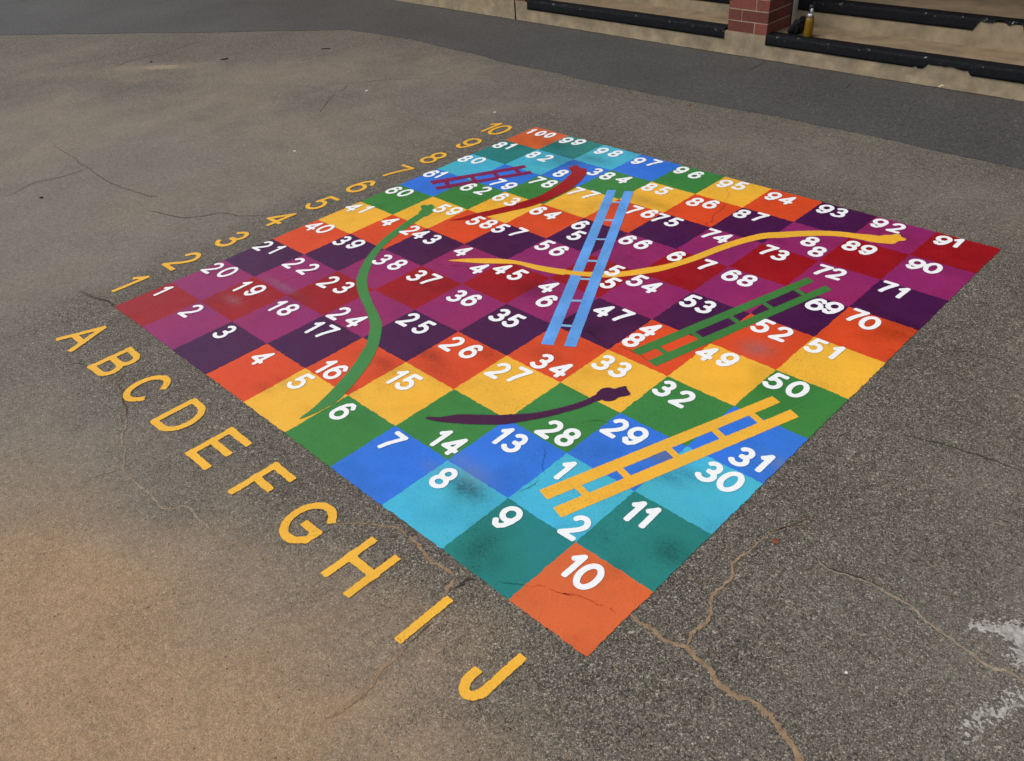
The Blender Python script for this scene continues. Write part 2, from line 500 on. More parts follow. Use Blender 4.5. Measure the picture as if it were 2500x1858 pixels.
CONCRETE = make_plain('step_concrete', (0.33, 0.265, 0.175), 0.9, 0.28, 7, 0.45, 120, 0.3, ((0.16, 0.14, 0.105), 0.5))
TREAD = make_plain('tread_concrete', (0.30, 0.225, 0.140), 0.88, 0.2, 6, 0.3, 140, 0.3, ((0.16, 0.13, 0.09), 0.55))
MORTAR = make_plain('mortar', (0.50, 0.40, 0.26), 0.95, 0.18, 20, 0.4, 180, 0.2)
RUBBER = None
ROOFMAT = make_plain('unseen_roof_and_edge_strip', (0.45, 0.43, 0.40), 0.8, 0.05, 2, 0.1, 30)

def make_brick():
    m, n, l, bs = new_mat('red_brick')
    P = world_pos(n)
    a = n.new('ShaderNodeAttribute'); a.attribute_name = 'tone'
    r = ramp(n, [(0.0, (0.135, 0.036, 0.028, 1)), (0.5, (0.18, 0.048, 0.036, 1)), (1.0, (0.235, 0.068, 0.046, 1))])
    l.new(a.outputs['Fac'], r.inputs[0])
    s = ramp(n, [(0.3, g(0.75)), (0.7, g(1.2))]); l.new(noise(n, l, P, 45, 5, 0.7), s.inputs[0])
    l.new(mix(n, l, 1.0, r.outputs[0], s.outputs[0], 'MULTIPLY'), bs.inputs['Base Color'])
    bs.inputs['Roughness'].default_value = 0.85
    bp = n.new('ShaderNodeBump'); bp.inputs['Strength'].default_value = 0.35; bp.inputs['Distance'].default_value = 0.003
    l.new(noise(n, l, P, 140, 4, 0.7), bp.inputs['Height']); l.new(bp.outputs[0], bs.inputs['Normal'])
    return m
BRICK = make_brick()

def make_nosing_mat():
    m, n, l, bs = new_mat('black_step_paint')
    P = world_pos(n)
    c0 = ramp(n, [(0.3, (0.005, 0.006, 0.008, 1)), (0.7, (0.012, 0.013, 0.017, 1))]); l.new(noise(n, l, P, 30, 5, 0.6), c0.inputs[0])
    # chips worn to pale grey, mostly along the rounded edge
    ch = ramp(n, [(0.615, g(0)), (0.64, g(1))]); l.new(noise(n, l, P, 22, 6, 0.75), ch.inputs[0])
    w = n.new('ShaderNodeAttribute'); w.attribute_name = 'wear'
    f = math_n(n, l, 'MULTIPLY', ch.outputs[0], w.outputs['Fac'])
    l.new(mix(n, l, f, c0.outputs[0], (0.42, 0.42, 0.42, 1)), bs.inputs['Base Color'])
    bs.inputs['Roughness'].default_value = 0.75
    bs.inputs['Specular IOR Level'].default_value = 0.15
    bp = n.new('ShaderNodeBump'); bp.inputs['Strength'].default_value = 0.25; bp.inputs['Distance'].default_value = 0.003
    l.new(noise(n, l, P, 80, 4, 0.6), bp.inputs['Height']); l.new(bp.outputs[0], bs.inputs['Normal'])
    return m
NOSING = make_nosing_mat()

# ------------------------------------------------------------------ ground: one sheet out to the horizon
def axis(lo, hi, step, far):
    a = [-far, -far * 0.4, -far * 0.12, lo - 12, lo - 5, lo - 2]
    a += list(np.arange(lo, hi + 1e-6, step))
    a += [hi + 2, hi + 5, hi + 12, far * 0.12, far * 0.4, far]
    return np.array(sorted(set(np.round(a, 4))))
gx = axis(-9.0, 5.4, 0.08, 600); gy = axis(-3.0, 5.4, 0.08, 600)
GX, GY = np.meshgrid(gx, gy)
nxg, nyg = len(gx), len(gy)
gv = np.stack([GX.ravel(), GY.ravel(), np.zeros(GX.size)], 1)
gf = [(j * nxg + i, j * nxg + i + 1, (j + 1) * nxg + i + 1, (j + 1) * nxg + i) for j in range(nyg - 1) for i in range(nxg - 1)]
ground = mesh_obj('ground', gv, gf, MAT_GROUND)
ground['kind'] = 'structure'

def blob(X, Y, px, py, rx, ry, ang=0.0):
    c = at(px, py)
    a = math.radians(ang)
    dx, dy = X - c[0], Y - c[1]
    u = (dx * math.cos(a) + dy * math.sin(a)) / rx
    v = (-dx * math.sin(a) + dy * math.cos(a)) / ry
    return np.exp(-(u * u + v * v))
X, Y = GX.ravel(), GY.ravel()
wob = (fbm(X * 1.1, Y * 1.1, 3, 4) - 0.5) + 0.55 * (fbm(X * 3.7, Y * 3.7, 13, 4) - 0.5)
dust_and_sun = 0.33 + 0.7 * wob
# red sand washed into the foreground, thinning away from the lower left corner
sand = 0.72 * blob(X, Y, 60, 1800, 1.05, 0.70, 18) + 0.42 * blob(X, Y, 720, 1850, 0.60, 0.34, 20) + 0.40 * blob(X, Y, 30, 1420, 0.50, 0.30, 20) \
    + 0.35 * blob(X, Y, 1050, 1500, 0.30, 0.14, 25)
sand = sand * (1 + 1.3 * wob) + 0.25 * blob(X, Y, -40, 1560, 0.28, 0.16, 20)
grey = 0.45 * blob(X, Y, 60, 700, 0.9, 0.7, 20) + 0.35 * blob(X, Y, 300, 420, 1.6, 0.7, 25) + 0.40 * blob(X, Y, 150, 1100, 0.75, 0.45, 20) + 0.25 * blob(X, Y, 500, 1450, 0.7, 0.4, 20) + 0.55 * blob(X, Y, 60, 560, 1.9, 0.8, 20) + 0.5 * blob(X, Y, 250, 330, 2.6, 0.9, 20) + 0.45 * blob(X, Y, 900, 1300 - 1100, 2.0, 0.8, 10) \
    + 0.35 * blob(X, Y, 2200, 480, 1.8, 0.35, 0) + 0.30 * blob(X, Y, 2350, 1500, 0.9, 0.6, 0) + 0.2 * blob(X, Y, 1800, 350, 2.0, 0.4, 0)  # far-left blobs also paint in sunlit asphalt, among the real dust
streak = 0.5 * blob(X, Y, 410, 163, 0.55, 0.10, 35) + 0.3 * blob(X, Y, 350, 180, 1.6, 0.25, 30)  # dappled sunlight painted into the ground colour
# darker apron round the painted board
bx = np.clip(X, 0, 3.0); by = np.clip(Y, 0, 3.0)
dist = np.hypot(X - bx, Y - by)
apron = np.exp(-(dist / 0.33) ** 2) * (0.7 + 0.8 * (fbm(X * 2.3, Y * 2.3, 9, 3)))
dust_and_sun_v = np.clip((dust_and_sun + grey + sand + streak) * (1 - 0.6 * np.clip(apron, 0, 1)), 0, 1.2)
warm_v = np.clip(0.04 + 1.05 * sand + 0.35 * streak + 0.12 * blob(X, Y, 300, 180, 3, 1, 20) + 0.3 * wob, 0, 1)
set_attr(ground, 'dust_and_sun', dust_and_sun_v)  # also carries the painted sunlit patches and streak
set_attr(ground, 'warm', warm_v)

# newer, darker asphalt laid along the building and round the far corner
seam_px = [(0, 85), (200, 82), (425, 80), (640, 76), (855, 72), (1000, 94), (1250, 155), (1500, 210), (1840, 275), (2150, 336), (2500, 412)]
seam = [at(*p, 0.004) for p in seam_px]
d0 = (seam[0] - seam[2]); seam = [seam[0] + d0 * 60] + seam
seam += [np.array([8.0, 4.03]), np.array([600.0, 4.03])]
sl = []
for k in range(len(seam) - 1):
    a, b = seam[k], seam[k + 1]
    L = np.linalg.norm(b - a)
    nseg = int(min(max(L / 0.05, 1), 120))
    for t in np.linspace(0, 1, nseg, endpoint=False):
        q = a + (b - a) * t
        if -9.5 < q[0] < 6:
            q = q + np.array([0, 0.05 * (fbm(q[0] * 2.5, q[1] * 2.5, 21, 4) - 0.5) + 0.016 * (vnoise(q[0] * 28, 0.3, 5) - 0.5)])
        sl.append(q)
sl.append(seam[-1])
sv = [(q[0], q[1], 0.004) for q in sl] + [(q[0], q[1], -0.004) for q in sl]
ns = len(sl)
far_i = len(sv)
sv += [(600, 600, 0.004), (-600, 600, 0.004)]
sf = [list(range(ns)) + [far_i, far_i + 1]] + [(k, k + ns, k + 1 + ns, k + 1) for k in range(ns - 1)]
pave = mesh_obj('pavement', sv, sf, MAT_NEWER)
pave['kind'] = 'structure'

# ------------------------------------------------------------------ cracks, stains: surface of the ground
def make_crack_mat(name, c1, c2, relief=0.7):
    m, n, l, bs = new_mat(name)
    P = world_pos(n)
    r = ramp(n, [(0.32, (*c1, 1)), (0.66, (*c2, 1))]); l.new(noise(n, l, P, 48, 6, 0.8), r.inputs[0])
    l.new(r.outputs[0], bs.inputs['Base Color'])
    bs.inputs['Roughness'].default_value = 0.95
    bs.inputs['Specular IOR Level'].default_value = 0.15
    bp = n.new('ShaderNodeBump'); bp.inputs['Strength'].default_value = relief; bp.inputs['Distance'].default_value = 0.005
    l.new(noise(n, l, P, 150, 4, 0.7), bp.inputs['Height']); l.new(bp.outputs[0], bs.inputs['Normal'])
    return m
SAND = make_crack_mat('sand_filled_crack', (0.17, 0.118, 0.074), (0.40, 0.275, 0.170))
PALE = make_crack_mat('pale_crack_and_sun_patch', (0.16, 0.13, 0.095), (0.42, 0.34, 0.25))
RUST = make_crack_mat('brown_crack', (0.06, 0.042, 0.028), (0.15, 0.10, 0.06))
DARK = make_crack_mat('dark_crack', (0.034, 0.030, 0.026), (0.080, 0.071, 0.060))
STAINW = make_crack_mat('old_white_paint', (0.17, 0.16, 0.145), (0.56, 0.54, 0.50))

def crack(crop, pts, w0, w1, mat, z=0.0015, parent=None, seed=0, wander=0.010, breaks=0.0, name='crack'):
    P = trace(crop, pts, z) if crop else [np.array(p) for p in pts]
    # fractal line through the traced points
    line = []
    for k in range(len(P) - 1):
        a, b = P[k], P[k + 1]
        n = max(2, int(np.linalg.norm(b - a) / 0.004))
        for t in np.linspace(0, 1, n, endpoint=False):
            line.append(a + (b - a) * t)
    line.append(P[-1])
    line = np.array(line)
    s = np.r_[0, np.cumsum(np.linalg.norm(np.diff(line, axis=0), axis=1))]
    tg = np.gradient(line, axis=0); tg /= np.linalg.norm(tg, axis=1)[:, None] + 1e-9
    nm = np.stack([-tg[:, 1], tg[:, 0]], 1)
    off = wander * 2.2 * (fbm(s * 14, s * 0 + seed, seed, 4) - 0.5) + 0.0045 * (fbm(s * 95, s * 0 + seed, seed + 1, 3) - 0.5)
    line = line + nm * off[:, None]
    T = s / s[-1]
    w = (w0 + (w1 - w0) * T) * (0.95 if (crop or 'x') in 'nbe' else 1.5)
    wa = w * (-0.25 + 1.3 * fbm(s * 70, s * 0 + 1.7, seed + 3, 3) + 0.65 * vnoise(s * 210, s * 0, seed + 5)); wb = w * (-0.25 + 1.3 * fbm(s * 70, s * 0 + 9.2, seed + 4, 3) + 0.65 * vnoise(s * 210, s * 0, seed + 6))
    taper = np.clip(np.minimum(T, 1 - T) * s[-1] / 0.03, 0.12, 1)
    keep = np.ones(len(s), bool)
    if breaks > 0:
        keep = fbm(s * 16, s * 0 + 4.4, seed + 8, 3) > breaks
    v = []; f = []
    for k in range(len(s)):
        a = line[k] + nm[k] * wa[k] * 0.5 * taper[k]; b = line[k] - nm[k] * wb[k] * 0.5 * taper[k]
        v += [(a[0], a[1], z), (b[0], b[1], z)]
        if k and keep[k] and keep[k - 1]:
            f.append((2 * k - 2, 2 * k - 1, 2 * k + 1, 2 * k))
    if not f:
        return None
    return mesh_obj(name, v, f, mat, parent or ground)

crack('i', [(360, 672), (430, 740), (520, 775), (600, 850), (720, 880), (760, 890), (830, 990), (900, 1050), (960, 1150), (1080, 1230), (1200, 1275), (1310, 1350), (1400, 1470), (1490, 1590), (1600, 1740)], 0.011, 0.015, SAND, seed=1)
crack('i', [(755, 885), (790, 810), (890, 740), (910, 680), (910, 590), (950, 520), (1030, 440), (1050, 350), (1110, 290), (1210, 215), (1280, 160), (1345, 122)], 0.012, 0.005, SAND, z=0.0022, seed=2)
crack('i', [(1345, 122), (1400, 108), (1520, 112), (1600, 90)], 0.004, 0.003, RUST, seed=3, breaks=0.4)
crack('i', [(700, 440), (800, 460), (900, 515)], 0.002, 0.004, RUST, seed=31, breaks=0.35)
crack('j', [(165, 690), (230, 745), (330, 780), (420, 805), (490, 855), (620, 925), (720, 1000), (790, 1055), (900, 1130), (1010, 1220), (1100, 1245), (1155, 1280), (1260, 1360)], 0.005, 0.009, PALE, seed=4)
crack('j', [(150, 668), (235, 738), (345, 772), (470, 822), (500, 846)], 0.006, 0.005, DARK, z=0.0011, seed=41)
crack('j', [(980, 530), (1040, 542), (1095, 552)], 0.005, 0.004, PALE, seed=5)
crack('j', [(560, 110), (720, 145), (850, 180), (990, 235), (1155, 290)], 0.004, 0.006, DARK, seed=6, breaks=0.25)
crack('j', [(-40, 585), (60, 545), (180, 500), (280, 460)], 0.005, 0.004, RUST, seed=7, breaks=0.35)
crack('k', [(440, 295), (530, 300), (640, 295), (760, 310), (880, 335), (920, 370), (990, 430), (1070, 520), (1150, 580), (1190, 610)], 0.004, 0.011, SAND, seed=8)
crack('k', [(900, 345), (925, 375), (945, 392)], 0.006, 0.004, DARK, z=0.0022, seed=81)
crack('k', [(1175, 662), (1215, 648), (1240, 622), (1262, 605), (1300, 608), (1330, 614)], 0.010, 0.009, DARK, z=0.0024, seed=9)
crack('k', [(1262, 605), (1266, 590), (1258, 575)], 0.006, 0.004, DARK, z=0.0026, seed=91)
crack('k', [(1190, 605), (1165, 640), (1140, 680), (1130, 712)], 0.016, 0.008, SAND, z=0.0018, seed=10)
crack('k', [(905, 995), (840, 1080), (770, 1120), (730, 1210), (690, 1260), (600, 1320), (520, 1380), (450, 1420)], 0.009, 0.012, SAND, seed=11)
crack('k', [(1080, 850), (1010, 915), (930, 990)], 0.005, 0.005, RUST, z=0.0011, seed=12)
crack('l', [(540, 590), (530, 650), (575, 800), (570, 880)], 0.005, 0.007, RUST, seed=13, breaks=0.3)
crack('l', [(570, 880), (550, 1000), (555, 1100), (553, 1190), (550, 1235), (610, 1310), (700, 1370), (820, 1485), (880, 1490), (960, 1470), (1000, 1490), (1050, 1560), (1110, 1610), (1150, 1640)], 0.005, 0.007, PALE, seed=14, breaks=0.12)
crack('m', [(1305, 225), (1320, 260), (1370, 320), (1450, 310), (1520, 330), (1620, 380), (1700, 480)], 0.006, 0.003, SAND, seed=15, breaks=0.2)
crack('l', [(545, 1230), (400, 1260), (300, 1300), (180, 1340)], 0.006, 0.003, PALE, seed=16, breaks=0.35)
crack('l', [(-60, 1180), (40, 1215), (110, 1260)], 0.004, 0.003, PALE, seed=17, breaks=0.3)
crack('l', [(240, 30), (330, 60), (450, 100), (510, 130)], 0.004, 0.008, RUST, seed=18, breaks=0.15)
crack('l', [(180, 520), (240, 515), (310, 535)], 0.004, 0.005, DARK, seed=181, breaks=0.2)
crack('n', [(230, 625), (280, 660), (330, 690), (345, 710), (375, 722), (430, 765), (490, 800), (560, 825), (640, 850), (690, 855)], 0.006, 0.008, RUST, seed=19)
crack('n', [(370, 735), (260, 770), (150, 790), (60, 840), (0, 860)], 0.008, 0.006, RUST, seed=20, breaks=0.2)
crack('b', [(340, 100), (480, 135), (600, 150), (700, 145), (790, 130), (870, 118), (950, 135), (1100, 142), (1200, 138)], 0.008, 0.006, DARK, seed=21, breaks=0.15)
crack('b', [(-150, 700), (-60, 740), (20, 755), (90, 795)], 0.005, 0.006, RUST, seed=211, breaks=0.2)
crack('n', [(470, 300), (560, 265), (720, 230), (830, 190), (900, 175)], 0.014, 0.012, DARK, seed=22, breaks=0.25)
crack('n', [(1500, 360), (1700, 345), (1840, 340), (1960, 310)], 0.010, 0.008, DARK, seed=23, breaks=0.35)
crack('n', [(1380, 500), (1440, 420), (1510, 372)], 0.008, 0.008, DARK, seed=24, breaks=0.4)
crack('n', [(1300, 265), (1450, 225), (1600, 175)], 0.010, 0.008, DARK, seed=25, breaks=0.4)
crack('n', [(455, 300), (470, 318), (462, 335)], 0.010, 0.008, PALE, seed=26)
crack('n', [(1290, 265), (1335, 290), (1350, 308)], 0.008, 0.006, PALE, seed=27, breaks=0.3)
crack('e', [(1280, 1220), (1400, 1300), (1560, 1340), (1700, 1355), (1800, 1355), (1960, 1400), (2223, 1480)], 0.005, 0.005, DARK, seed=28, breaks=0.25)
crack('e', [(2060, 572), (2150, 590), (2223, 598)], 0.006, 0.006, PALE, seed=29, breaks=0.3)
crack('o', [(1060, 300), (1100, 280), (1150, 255)], 0.012, 0.010, DARK, z=0.0052, seed=30)
crack('o', [(1480, 370), (1500, 345)], 0.010, 0.008, DARK, z=0.0052, seed=301)

# ragged dark and brown lines along the joint at the foot of the steps
crack(None, [(-3.6, 5.122), (-2.0, 5.124), (-0.5, 5.120), (0.5, 5.124), (1.4, 5.121), (2.6, 5.123)], 0.014, 0.016, DARK, z=0.0054, seed=77, breaks=0.36, wander=0.006)
crack(None, [(-3.6, 5.108), (-1.0, 5.112), (1.0, 5.108), (2.6, 5.112)], 0.012, 0.014, RUST, z=0.0050, seed=78, breaks=0.45, wander=0.012)

# remains of an old white splash at the right edge
def splash(crop, pts, seed, nz, name='paint_or_sun_patch', mat=None, step=0.0022, fine=0.0065):
    P = trace(crop, pts, 0.0015)
    xs = [p[0] for p in P]; ys = [p[1] for p in P]
    def f(X, Y):
        return sd_poly(X, Y, P) + nz * ((fbm(X / fine, Y / fine, seed, 3) - 0.5) * 2.2 + 0.6 * (fbm(X / 0.07, Y / 0.07, seed + 5, 2) - 0.5))
    return field_mesh(name, f, (min(xs) - .03, min(ys) - .03, max(xs) + .03, max(ys) + .03), step, 0.0015, mat or STAINW, ground)
splash('j', [(900, 1015), (960, 1005), (1040, 1010), (1110, 1000), (1230, 1050), (1260, 1240), (1200, 1230), (1120, 1180), (1085, 1160), (1110, 1110), (1060, 1060), (970, 1040)], 3, 0.048)
splash('j', [(890, 1560), (905, 1480), (990, 1410), (1050, 1400), (1080, 1330), (1200, 1290), (1260, 1330), (1180, 1380), (1100, 1390), (1060, 1450), (960, 1490), (920, 1560)], 4, 0.056)
splash('n', [(600, 292), (700, 282), (775, 283), (760, 294), (660, 302)], 6, 0.05, mat=PALE, step=0.01, fine=0.05)  # core of the painted sunlight streak, a pale ragged patch

# ------------------------------------------------------------------ the painted board: a hundred squares
DIG_Z = 0.0045
SQ_Z = 0.0024
DIG = """1:0.17,0.76;2:0.18,0.75;3:0.20,0.76;4:0.27,0.74;5:0.22,0.77;
6:0.23,0.75;7:0.21,0.77;8:0.20,0.75;9:0.21,0.78;10:0.22,0.74 0.39,0.73;
11:0.18,0.75 0.36,0.77;12:0.17,0.75 0.87,0.16;13:0.18,0.73 0.41,0.73;14:0.62,0.21 0.86,0.22;15:0.18,0.69 0.41,0.71;
16:0.19,0.21 0.42,0.22;17:0.18,0.71 0.45,0.75;18:0.16,0.71 0.42,0.75;19:0.12,0.69 0.44,0.75;20:0.13,0.72 0.48,0.80;
21:0.11,0.74 0.44,0.80;22:0.14,0.71 0.53,0.74;23:0.19,0.69 0.56,0.73;24:0.16,0.20 0.54,0.22;25:0.16,0.76 0.51,0.75;
26:0.18,0.73 0.53,0.76;27:0.17,0.68 0.46,0.76;28:0.55,0.20 0.82,0.22;29:0.15,0.73 0.43,0.75;30:0.46,0.79 0.72,0.80;
31:0.60,0.24 0.83,0.30;32:0.14,0.75 0.44,0.72;33:0.16,0.71 0.44,0.72;34:0.49,0.21 0.81,0.22;35:0.17,0.70 0.44,0.71;
36:0.23,0.69 0.50,0.74;37:0.21,0.73 0.49,0.77;38:0.30,0.73 0.65,0.77;39:0.13,0.74 0.44,0.80;40:0.17,0.77 0.46,0.84;
41:0.11,0.74 0.39,0.83;42:0.20,0.76 0.80,0.77;43:0.08,0.76 0.42,0.76;44:0.18,0.78 0.85,0.52;45:0.17,0.74 0.51,0.75;
46:0.17,0.77 0.44,0.44;47:0.30,0.75 0.61,0.80;48:0.15,0.76 0.13,0.40;49:0.10,0.75 0.40,0.79;50:0.13,0.76 0.43,0.78;
51:0.13,0.80 0.40,0.82;52:0.32,0.80 0.63,0.79;53:0.14,0.75 0.42,0.75;54:0.14,0.76 0.44,0.74;55:0.66,0.80 0.86,0.45;
56:0.16,0.78 0.49,0.78;57:0.08,0.79 0.44,0.86;58:0.48,0.74 0.78,0.79;59:0.57,0.73 0.86,0.79;60:0.12,0.74 0.42,0.79;
61:0.10,0.75 0.31,0.82;62:0.25,0.73 0.62,0.78;63:0.12,0.76 0.46,0.74;64:0.12,0.74 0.46,0.75;65:0.14,0.74 0.35,0.38;
66:0.16,0.78 0.47,0.80;67:0.15,0.79 0.70,0.82;68:0.19,0.78 0.47,0.78;69:0.61,0.78 0.84,0.82;70:0.19,0.83 0.42,0.77;
71:0.17,0.83 0.40,0.81;72:0.19,0.74 0.42,0.77;73:0.20,0.83 0.45,0.80;74:0.13,0.78 0.39,0.77;75:0.08,0.78 0.38,0.79;
76:0.52,0.77 0.84,0.82;77:0.11,0.79 0.45,0.82;78:0.14,0.74 0.46,0.77;79:0.56,0.22 0.88,0.23;80:0.09,0.72 0.40,0.81;
81:0.14,0.71 0.39,0.79;82:0.14,0.71 0.50,0.72;83:0.29,0.29 0.81,0.74;84:0.14,0.72 0.51,0.76;85:0.13,0.76 0.45,0.77;
86:0.20,0.70 0.49,0.78;87:0.14,0.76 0.45,0.81;88:0.58,0.50 0.84,0.25;89:0.16,0.75 0.43,0.76;90:0.20,0.75 0.45,0.78;
91:0.20,0.75 0.41,0.80;92:0.15,0.76 0.45,0.76;93:0.18,0.75 0.45,0.76;94:0.19,0.71 0.48,0.71;95:0.18,0.69 0.47,0.77;
96:0.14,0.77 0.51,0.74;97:0.16,0.68 0.48,0.76;98:0.19,0.68 0.53,0.73;99:0.16,0.73 0.46,0.80;100:0.16,0.72 0.38,0.74 0.63,0.77"""

digits = {}
for item in DIG.replace('\n', '').split(';'):
    a, b = item.split(':')
    digits[int(a)] = [tuple(float(q) for q in w.split(',')) for w in b.split()]

ORDER = ['red', 'magenta', 'purple', 'coral', 'yellow', 'green', 'blue', 'cyan', 'teal', 'orange']
WORD = {'coral': 'orange red', 'orange': 'orange', 'teal': 'dark teal', 'cyan': 'pale turquoise', 'purple': 'dark purple'}
SPLIT = {12: 'yellow ladder', 42: 'green snake', 44: 'yellow snake', 46: 'blue ladder', 48: 'green ladder', 55: 'yellow snake',
         65: 'blue ladder', 67: 'yellow snake', 83: 'red snake', 88: 'yellow snake'}

# the hand-masked grid wanders by a few millimetres; neighbours share the same line
def gridpt(u, v):
    """board coordinates (squares) to metres, with the wander of masking tape"""
    ju = 0.012 * (fbm(u * 0.6 + 3, v * 0.9, 51, 2) - 0.5) + 0.012 * (fbm(u * 11.0, v * 11.0, 53, 3) - 0.5) + 0.020 * (fbm(u * 27.0, v * 27.0, 55, 2) - 0.5)
    jv = 0.012 * (fbm(u * 0.9, v * 0.6 + 8, 52, 2) - 0.5) + 0.012 * (fbm(u * 11.0, v * 11.0, 54, 3) - 0.5) + 0.020 * (fbm(u * 27.0, v * 27.0, 56, 2) - 0.5)
    return (u + ju) * S, (v + jv) * S

SMUDGE = []          # (x, y, rx, ry, strength) dirt rubbed into the paint
for crop, px, py, rx, ry, st in [('f', 1390, 1400, .085, .045, .95), ('f', 1330, 1340, .05, .03, .6), ('h', 470, 940, .05, .07, .55), ('h', 1760, 960, .06, .05, .65),
                                 ('h', 420, 1060, .04, .05, .4), ('g', 1060, 1420, .06, .035, .6), ('g', 1150, 1390, .07, .03, .5), ('e', 1250, 1230, .09, .06, .55),
                                 ('e', 1330, 1180, .10, .05, .45), ('l', 1500, 680, .06, .03, .35), ('l', 1620, 640, .07, .03, .3), ('c', 1650, 680, .10, .07, .5),
                                 ('a', 1430, 380, .14, .06, .5), ('a', 1200, 400, .16, .08, .45), ('a', 1150, 280, .2, .08, .35), ('a', 1240, 400, .12, .08, .5),
                                 ('f', 770, 440, .08, .04, .5), ('f', 1120, 380, .08, .03, .45), ('f', 1560, 360, .07, .05, .45), ('d', 860, 190, .12, .06, .45),
                                 ('d', 980, 230, .1, .05, .4), ('d', 260, 1130, .06, .06, .5), ('h', 1640, 450, .06, .03, .4), ('d', 1900, 510, .06, .03, .3),
                                 ('g', 1000, 1280, .07, .04, .6), ('h', 560, 1010, .05, .05, .35), ('b', 1310, 440, .07, .05, .25), ('d', 1740, 1340, .07, .05, .35),
                                 ('f', 2020, 380, .10, .05, .35), ('d', 450, 1200, .06, .05, .4), ('c', 850, 640, .10, .02, .3), ('f', 480, 640, .05, .03, .35)]:
    x0, y0, s = CROPS[crop]
    c = at(x0 + px * s, y0 + py * s)
    SMUDGE.append((c[0], c[1], rx, ry, st))
SCUFF = []
for crop, px, py, rx, ry, st in [('f', 1440, 1290, .08, .05, .38), ('f', 1350, 1190, .05, .04, .30), ('f', 1120, 1240, .05, .03, .22), ('g', 1900, 1380, .10, .03, .5),
                                 ('g', 1000, 1270, .06, .04, .45), ('d', 1740, 1340, .07, .06, .35), ('b', 1300, 650, .12, .02, .3), ('b', 950, 750, .06, .03, .3)]:
    x0, y0, s = CROPS[crop]
    c = at(x0 + px * s, y0 + py * s)
    SCUFF.append((c[0], c[1], rx, ry, st))

NSUB = 14
def square_mesh(name, r, c, mat):
    u = np.linspace(0, 1, NSUB * 3 + 1)
    U, V = np.meshgrid(c + u, r + u)
    xs, ys = gridpt(U.ravel(), V.ravel())
    # ragged only at the border of the square, the inside lattice stays put
    cx, cy = (c + .5) * S, (r + .5) * S
    n = len(u)
    verts = np.stack([xs - cx, ys - cy, np.full(xs.shape, SQ_Z)], 1)
    faces = [(j * n + i, j * n + i + 1, (j + 1) * n + i + 1, (j + 1) * n + i) for j in range(n - 1) for i in range(n - 1)]
    o = mesh_obj(name, verts, faces, mat, None, (cx, cy, 0))
    gr = np.zeros(xs.shape)
    for a, b, rx, ry, st in SMUDGE:
        gr = np.maximum(gr, st * np.exp(-((xs - a) / rx) ** 2 - ((ys - b) / ry) ** 2))
    gr = gr + 0.18 * np.clip(fbm(xs * 6, ys * 6, 77, 4) - 0.56, 0, 1) / 0.2
    sc = np.zeros(xs.shape)
    for a, b, rx, ry, st in SCUFF:
        sc = np.maximum(sc, st * np.exp(-((xs - a) / rx) ** 2 - ((ys - b) / ry) ** 2))
    set_attr(o, 'grime', np.clip(gr, 0, 1)); set_attr(o, 'scuff', np.clip(sc, 0, 1))
    return o

for num in range(1, 101):
    r = (num - 1) // 10
    c = (num - 1) % 10
    if r % 2:
        c = 9 - c
    colr = ORDER[abs(r - c)]
    o = square_mesh('game_square', r, c, PAINT[colr])
    lab = f"{WORD.get(colr, colr)} painted square bearing white number {num}, in column {'ABCDEFGHIJ'[c]} of row {r + 1}"
    if num in SPLIT:
        lab = f"{WORD.get(colr, colr)} painted square whose white number {num} is split by the {SPLIT[num]}"
    tag(o, lab, 'painted square', 'numbered squares of the painted board game')
    per_digit = []
    srng = random.Random(num)
    h = 0.38 * (1 + 0.05 * (srng.random() - .5))
    if num == 100:
        h = 0.34
    hw = 0.0295 + 0.0065 * min(1.0, (c + 1.3 * r) / 11)             # the strokes get bolder away from square 1
    pos = digits[num]
    if num in (10, 100):                                      # the slim 1 stands clear of the 0
        pos = [(pos[0][0] - 0.03, pos[0][1])] + [(q[0] + 0.02, q[1]) for q in pos[1:]]
    for ch, (du, dv) in zip(str(num), pos):
        per_digit.append(glyph_strokes(ch, (c + du) * S, (r + dv) * S, h * S, hw * S, 1.1 if num < 100 else 0.98, srng.uniform(-.05, .05), 1.0))
    groups = per_digit if num in SPLIT else [sum(per_digit, [])]
    for k, strokes in enumerate(groups):
        px = [q[0] for st in strokes for q in st]; py = [q[1] for st in strokes for q in st]
        seed = num * 3 + k
        fn = lambda X, Y: sd_strokes(X, Y, strokes, hw * S, 0.7) + rough(X, Y, 0.0006, 0.012, seed)
        field_mesh('digit' if num in SPLIT else 'number', fn, (min(px) - .016, min(py) - .016, max(px) + .016, max(py) + .016), 0.003, DIG_Z, WHITE, o,
                   origin=((c + .5) * S, (r + .5) * S))

# fine cracks that telegraph through the paint
LINE = {}
def paint_crack(crop, pts, w0, w1, col, seed, breaks=0.3):
    if col not in LINE:
        LINE[col] = make_crack_mat('painted_over_crack', tuple(q * 0.95 for q in col), tuple(q * 1.7 for q in col), relief=0.2)
    crack(crop, pts, w0, w1, LINE[col], z=0.0027, seed=seed, breaks=breaks, wander=0.012, name='hairline_crack')
paint_crack('h', [(590, 1150), (700, 1165), (800, 1188)], .004, .004, (.008, .075, .075), 61)
paint_crack('h', [(810, 1188), (870, 1180), (1000, 1220), (1080, 1245), (1200, 1270), (1330, 1310), (1370, 1360), (1480, 1385)], .004, .004, (.40, .060, .016), 62, .42)
paint_crack('h', [(1000, 1215), (1060, 1240), (1110, 1250)], .006, .004, (.22, .03, .015), 63, .35)
paint_crack('b', [(890, 790), (1050, 740), (1190, 670), (1240, 640)], .004, .004, (.16, .012, .02), 64)
paint_crack('b', [(1240, 640), (1340, 600), (1460, 550), (1580, 540)], .004, .005, (.11, .02, .06), 65)
